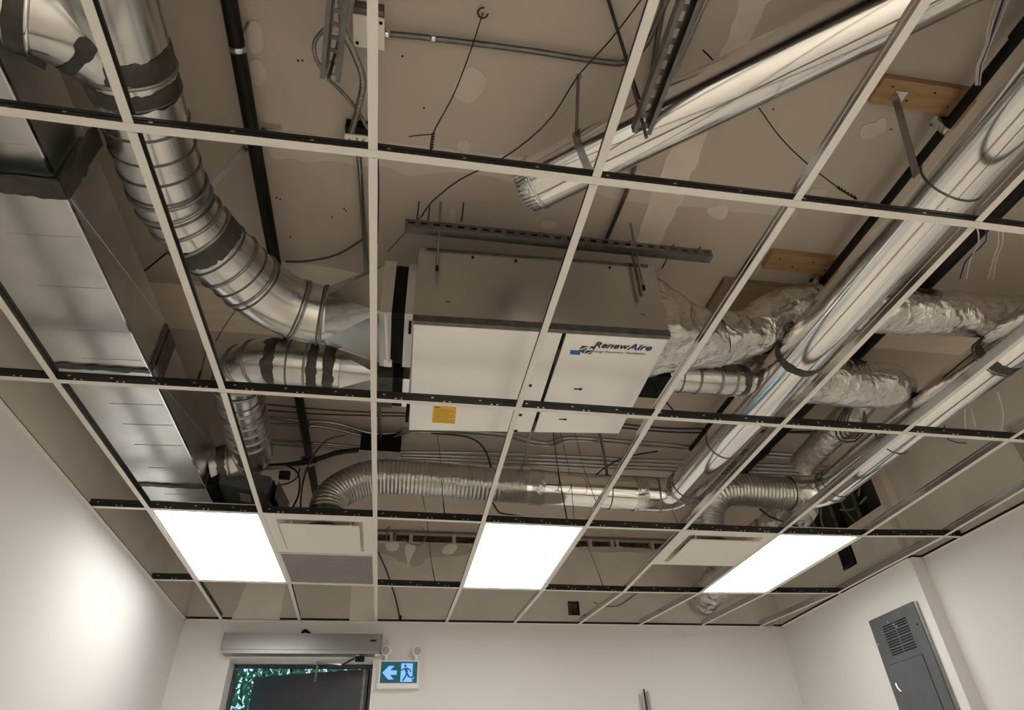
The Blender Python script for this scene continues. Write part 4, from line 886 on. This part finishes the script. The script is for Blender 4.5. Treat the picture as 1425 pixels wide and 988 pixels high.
# ================================================================== BACK WALL: DOOR OPERATOR, EXIT SIGN, CONDUIT STUB
op = empty('door_operator', V(.67, 4.54, -.26), 'long grey automatic door operator box over the doorway', 'door operator')
x0, x1 = .075, 1.275
pr1 = [V(x0, YB - .001, -.110), V(x0, 4.49, -.122), V(x0, 4.478, -.245), V(x0, YB - .001, -.245)]
obj('cover', MB().prism(pr1, (x1 - x0, 0, 0)), 'operator', op); obj('base_channel', MB().box(x0 + .012, x1 - .006, 4.487, YB - .001, -.272, -.246), 'operator_dark', op)
for xx in (x0 - .006, x1): obj('end_cap', MB().prism([p + Vector((xx - x0, 0, 0)) for p in pr1], (.006, 0, 0)), 'operator_dark', op)
c = Vector((1.225, 4.4795, ZG - .172)); obj('maker_badge', MB().box(1.19, 1.245, 4.4785, 4.481, -.182, -.168), 'ink', op); obj('key_switch', MB().box(1.236, 1.244, 4.477, 4.480, -.178, -.172), 'white_plastic', op)
obj('rocker_switch', MB().box(1.235, 1.27, 4.49, 4.54, -.280, -.271), 'white_plastic', op)
e0 = V(1.10, 4.53, -.285); e1 = V(.98, 4.66, -.315); e2 = V(.785, 4.70, -.295)
obj('drive_arm', MB().bar(e0, e1, .022, .008), 'emt', op); obj('drive_arm', MB().bar(e1, e2, .016, .010), 'emt', op)
obj('spindle', MB().tube([e0 + Vector((0, 0, .02)), e0 - Vector((0, 0, .02))], .022, 14), 'operator_dark', op); obj('spindle_cap', MB().box(1.085, 1.155, 4.50, 4.56, -.315, -.285), 'black', op)
dp = hinge + dv * .40 + nv * .05; obj('door_shoe', MB().bar(e2 + Vector((0, 0, .02)), Vector((e2.x - .005, e2.y + .02, ZG - .43)), .014, .012), 'steel_dark', op)
obj('cable_entry', MB().tube(cr([V(.64, 4.57, -.115), V(.66, 4.56, -.085), V(.69, 4.56, -.10), V(.71, 4.57, -.115)], .01), .013, 8), 'black', op)
sg = empty('exit_sign', V(1.43, YB, -.49), 'white emergency exit sign with running figure and two lamp heads', 'exit sign')
sx0, sx1, sz0, sz1 = 1.275, 1.588, -.495, -.305
obj('housing', MB().box(sx0, sx1, 4.55, YB - .001, sz0, sz1), 'white_plastic', sg)
obj('base_tray', MB().box(sx0 - .004, sx1 + .004, 4.538, YB - .001, sz0 - .012, sz0 + .018), 'white_plastic', sg)
fp = obj('face', MB().box(sx0 + .014, sx1 - .012, 4.5475, 4.551, sz0 + .026, sz1 - .010), 'sign_dark', sg)
def SG_(u, v, y=4.5465): return Vector((sx0 + .014 + u * (sx1 - sx0 - .026), y, ZG + sz0 + .026 + v * (sz1 - sz0 - .036)))
obj('arrow', MB().prism([SG_(*p) for p in ((.05, .48), (.22, .80), (.37, .80), (.26, .585), (.44, .585), (.44, .375), (.26, .375), (.37, .16), (.22, .16))], (0, .002, 0)), 'sign_lit', fp)
obj('doorway_panel', MB().prism([SG_(*p) for p in ((.55, .92), (.87, .92), (.87, .30), (.92, .27), (.92, .20), (.87, .20), (.87, .05), (.55, .05))], (0, .002, 0)), 'sign_lit', fp)
mn = MB(); hd = SG_(.665, .80, 4.5455); mn.prism([hd + Vector((math.cos(k * math.pi / 6) * .0095, 0, math.sin(k * math.pi / 6) * .0095)) for k in range(12)], (0, .0015, 0))
def limb(a, b, w): mn.bar(SG_(*a, 4.546), SG_(*b, 4.546), .0012, w, up=(SG_(*b, 0) - SG_(*a, 0)).cross(Vector((0, 1, 0))))
for a, b, w in (((.67, .70), (.72, .48), .020), ((.70, .69), (.78, .64), .010), ((.78, .64), (.83, .50), .009), ((.66, .68), (.58, .60), .010), ((.58, .60), (.54, .60), .009), ((.72, .46), (.68, .28), .013), ((.68, .28), (.61, .10), .012), ((.72, .46), (.78, .28), .013), ((.78, .28), (.90, .25), .011)): limb(a, b, w)
obj('running_figure', mn, 'sign_man', fp)
for x, yaw in ((1.325, -.25), (1.560, .35)):
    c = V(x, 4.555, -.232); d = Vector((math.sin(yaw), -math.cos(yaw), -.18)).normalized()
    hd = obj('lamp_head', MB().tube([c + d * -.035, c + d * -.02, c + d * .02, c + d * .024], lambda dd, i: (.018, .034, .040, .037)[i], 22), 'white_plastic', sg)
    obj('lens', MB().tube([c + d * .0242, c + d * .0262], .031, 20), 'label_grey', hd); obj('neck', MB().tube([c - Vector((0, 0, .03)), V(x, 4.565, sz1)], .011, 12), 'white_plastic', hd)
c = V(1.54, YB, -.185); obj('wall_plate', MB().box(c.x - .018, c.x + .018, YB - .004, YB, -.20, -.165), 'white_cover', label='tiny cream cover plate above the exit sign', cat='plate')
for k in range(3):
    a = PY(891 + 5 * k, (966, 959, 962)[k], YB - .02); b = Vector((a.x + .02, a.y, a.z - 1.1))
    obj('wall_stub', MB().tube([a, b], .008 if k != 1 else .006, 10), ('emt', 'black', 'emt')[k], label=('left grey', 'middle black', 'right grey')[k] + ' stub of the conduit cluster low on the back wall', cat='conduit', group='stubs on the back wall')

# ================================================================== ELECTRICAL PANEL ON THE RIGHT WALL
ep = empty('electrical_panel', V(XR, 3.15, -1.6), 'dark grey electrical panel with louvred slots on the right wall', 'electrical panel')
y0, y1, z0, z1 = 2.905, 3.405, -1.6, -.262
obj('trim_cover', MB().box(XR - .020, XR - .0005, y0, y1, z0, z1), 'panel_grey', ep)
obj('side_gap', MB().box(XR - .016, XR - .0005, y0 - .022, y0 - .002, z0, z1 - .005), 'dull_zinc', ep)
dq = obj('panel_door', MB().box(XR - .0235, XR - .0195, y0 + .095, y1 - .035, z0 + .1, z1 - .315), 'panel_grey', ep)
for (a0, a1, b0, b1) in ((y0 + .091, y1 - .031, z1 - .3145, z1 - .312), (y0 + .0915, y0 + .0945, z0 + .1, z1 - .312)): obj('door_gap', MB().box(XR - .0215, XR - .0195, a0, a1, b0, b1), 'black', ep)
for g in range(4):
    for k in range(3):
        z = z1 - .075 - g * .052 - k * .0155
        for yy0, yy1 in ((y0 + .118, y0 + .242), (y0 + .256, y0 + .378)): obj('louvre_slot', MB().box(XR - .0215, XR - .0195, yy0, yy1, z - .0035, z + .0035), 'black', ep)
for y, z in ((y0 + .30, z1 - .058), (y0 + .256, z1 - .085), (y0 + .235, z1 - .105), (y1 - .02, z1 - .165), (y0 + .035, z1 - .14)): obj('screw', MB().tube([Vector((XR - .0195, y, ZG + z)), Vector((XR - .024, y, ZG + z))], .006, 10), 'rivet' if y != y0 + .035 else 'black', ep)
obj('door_latch', MB().tube(cr([Vector((XR - .026, y1 - .065, ZG + z1 - .43)), Vector((XR - .030, y1 - .075, ZG + z1 - .46)), Vector((XR - .026, y1 - .09, ZG + z1 - .485))], .01), .006, 8), 'rivet', dq)
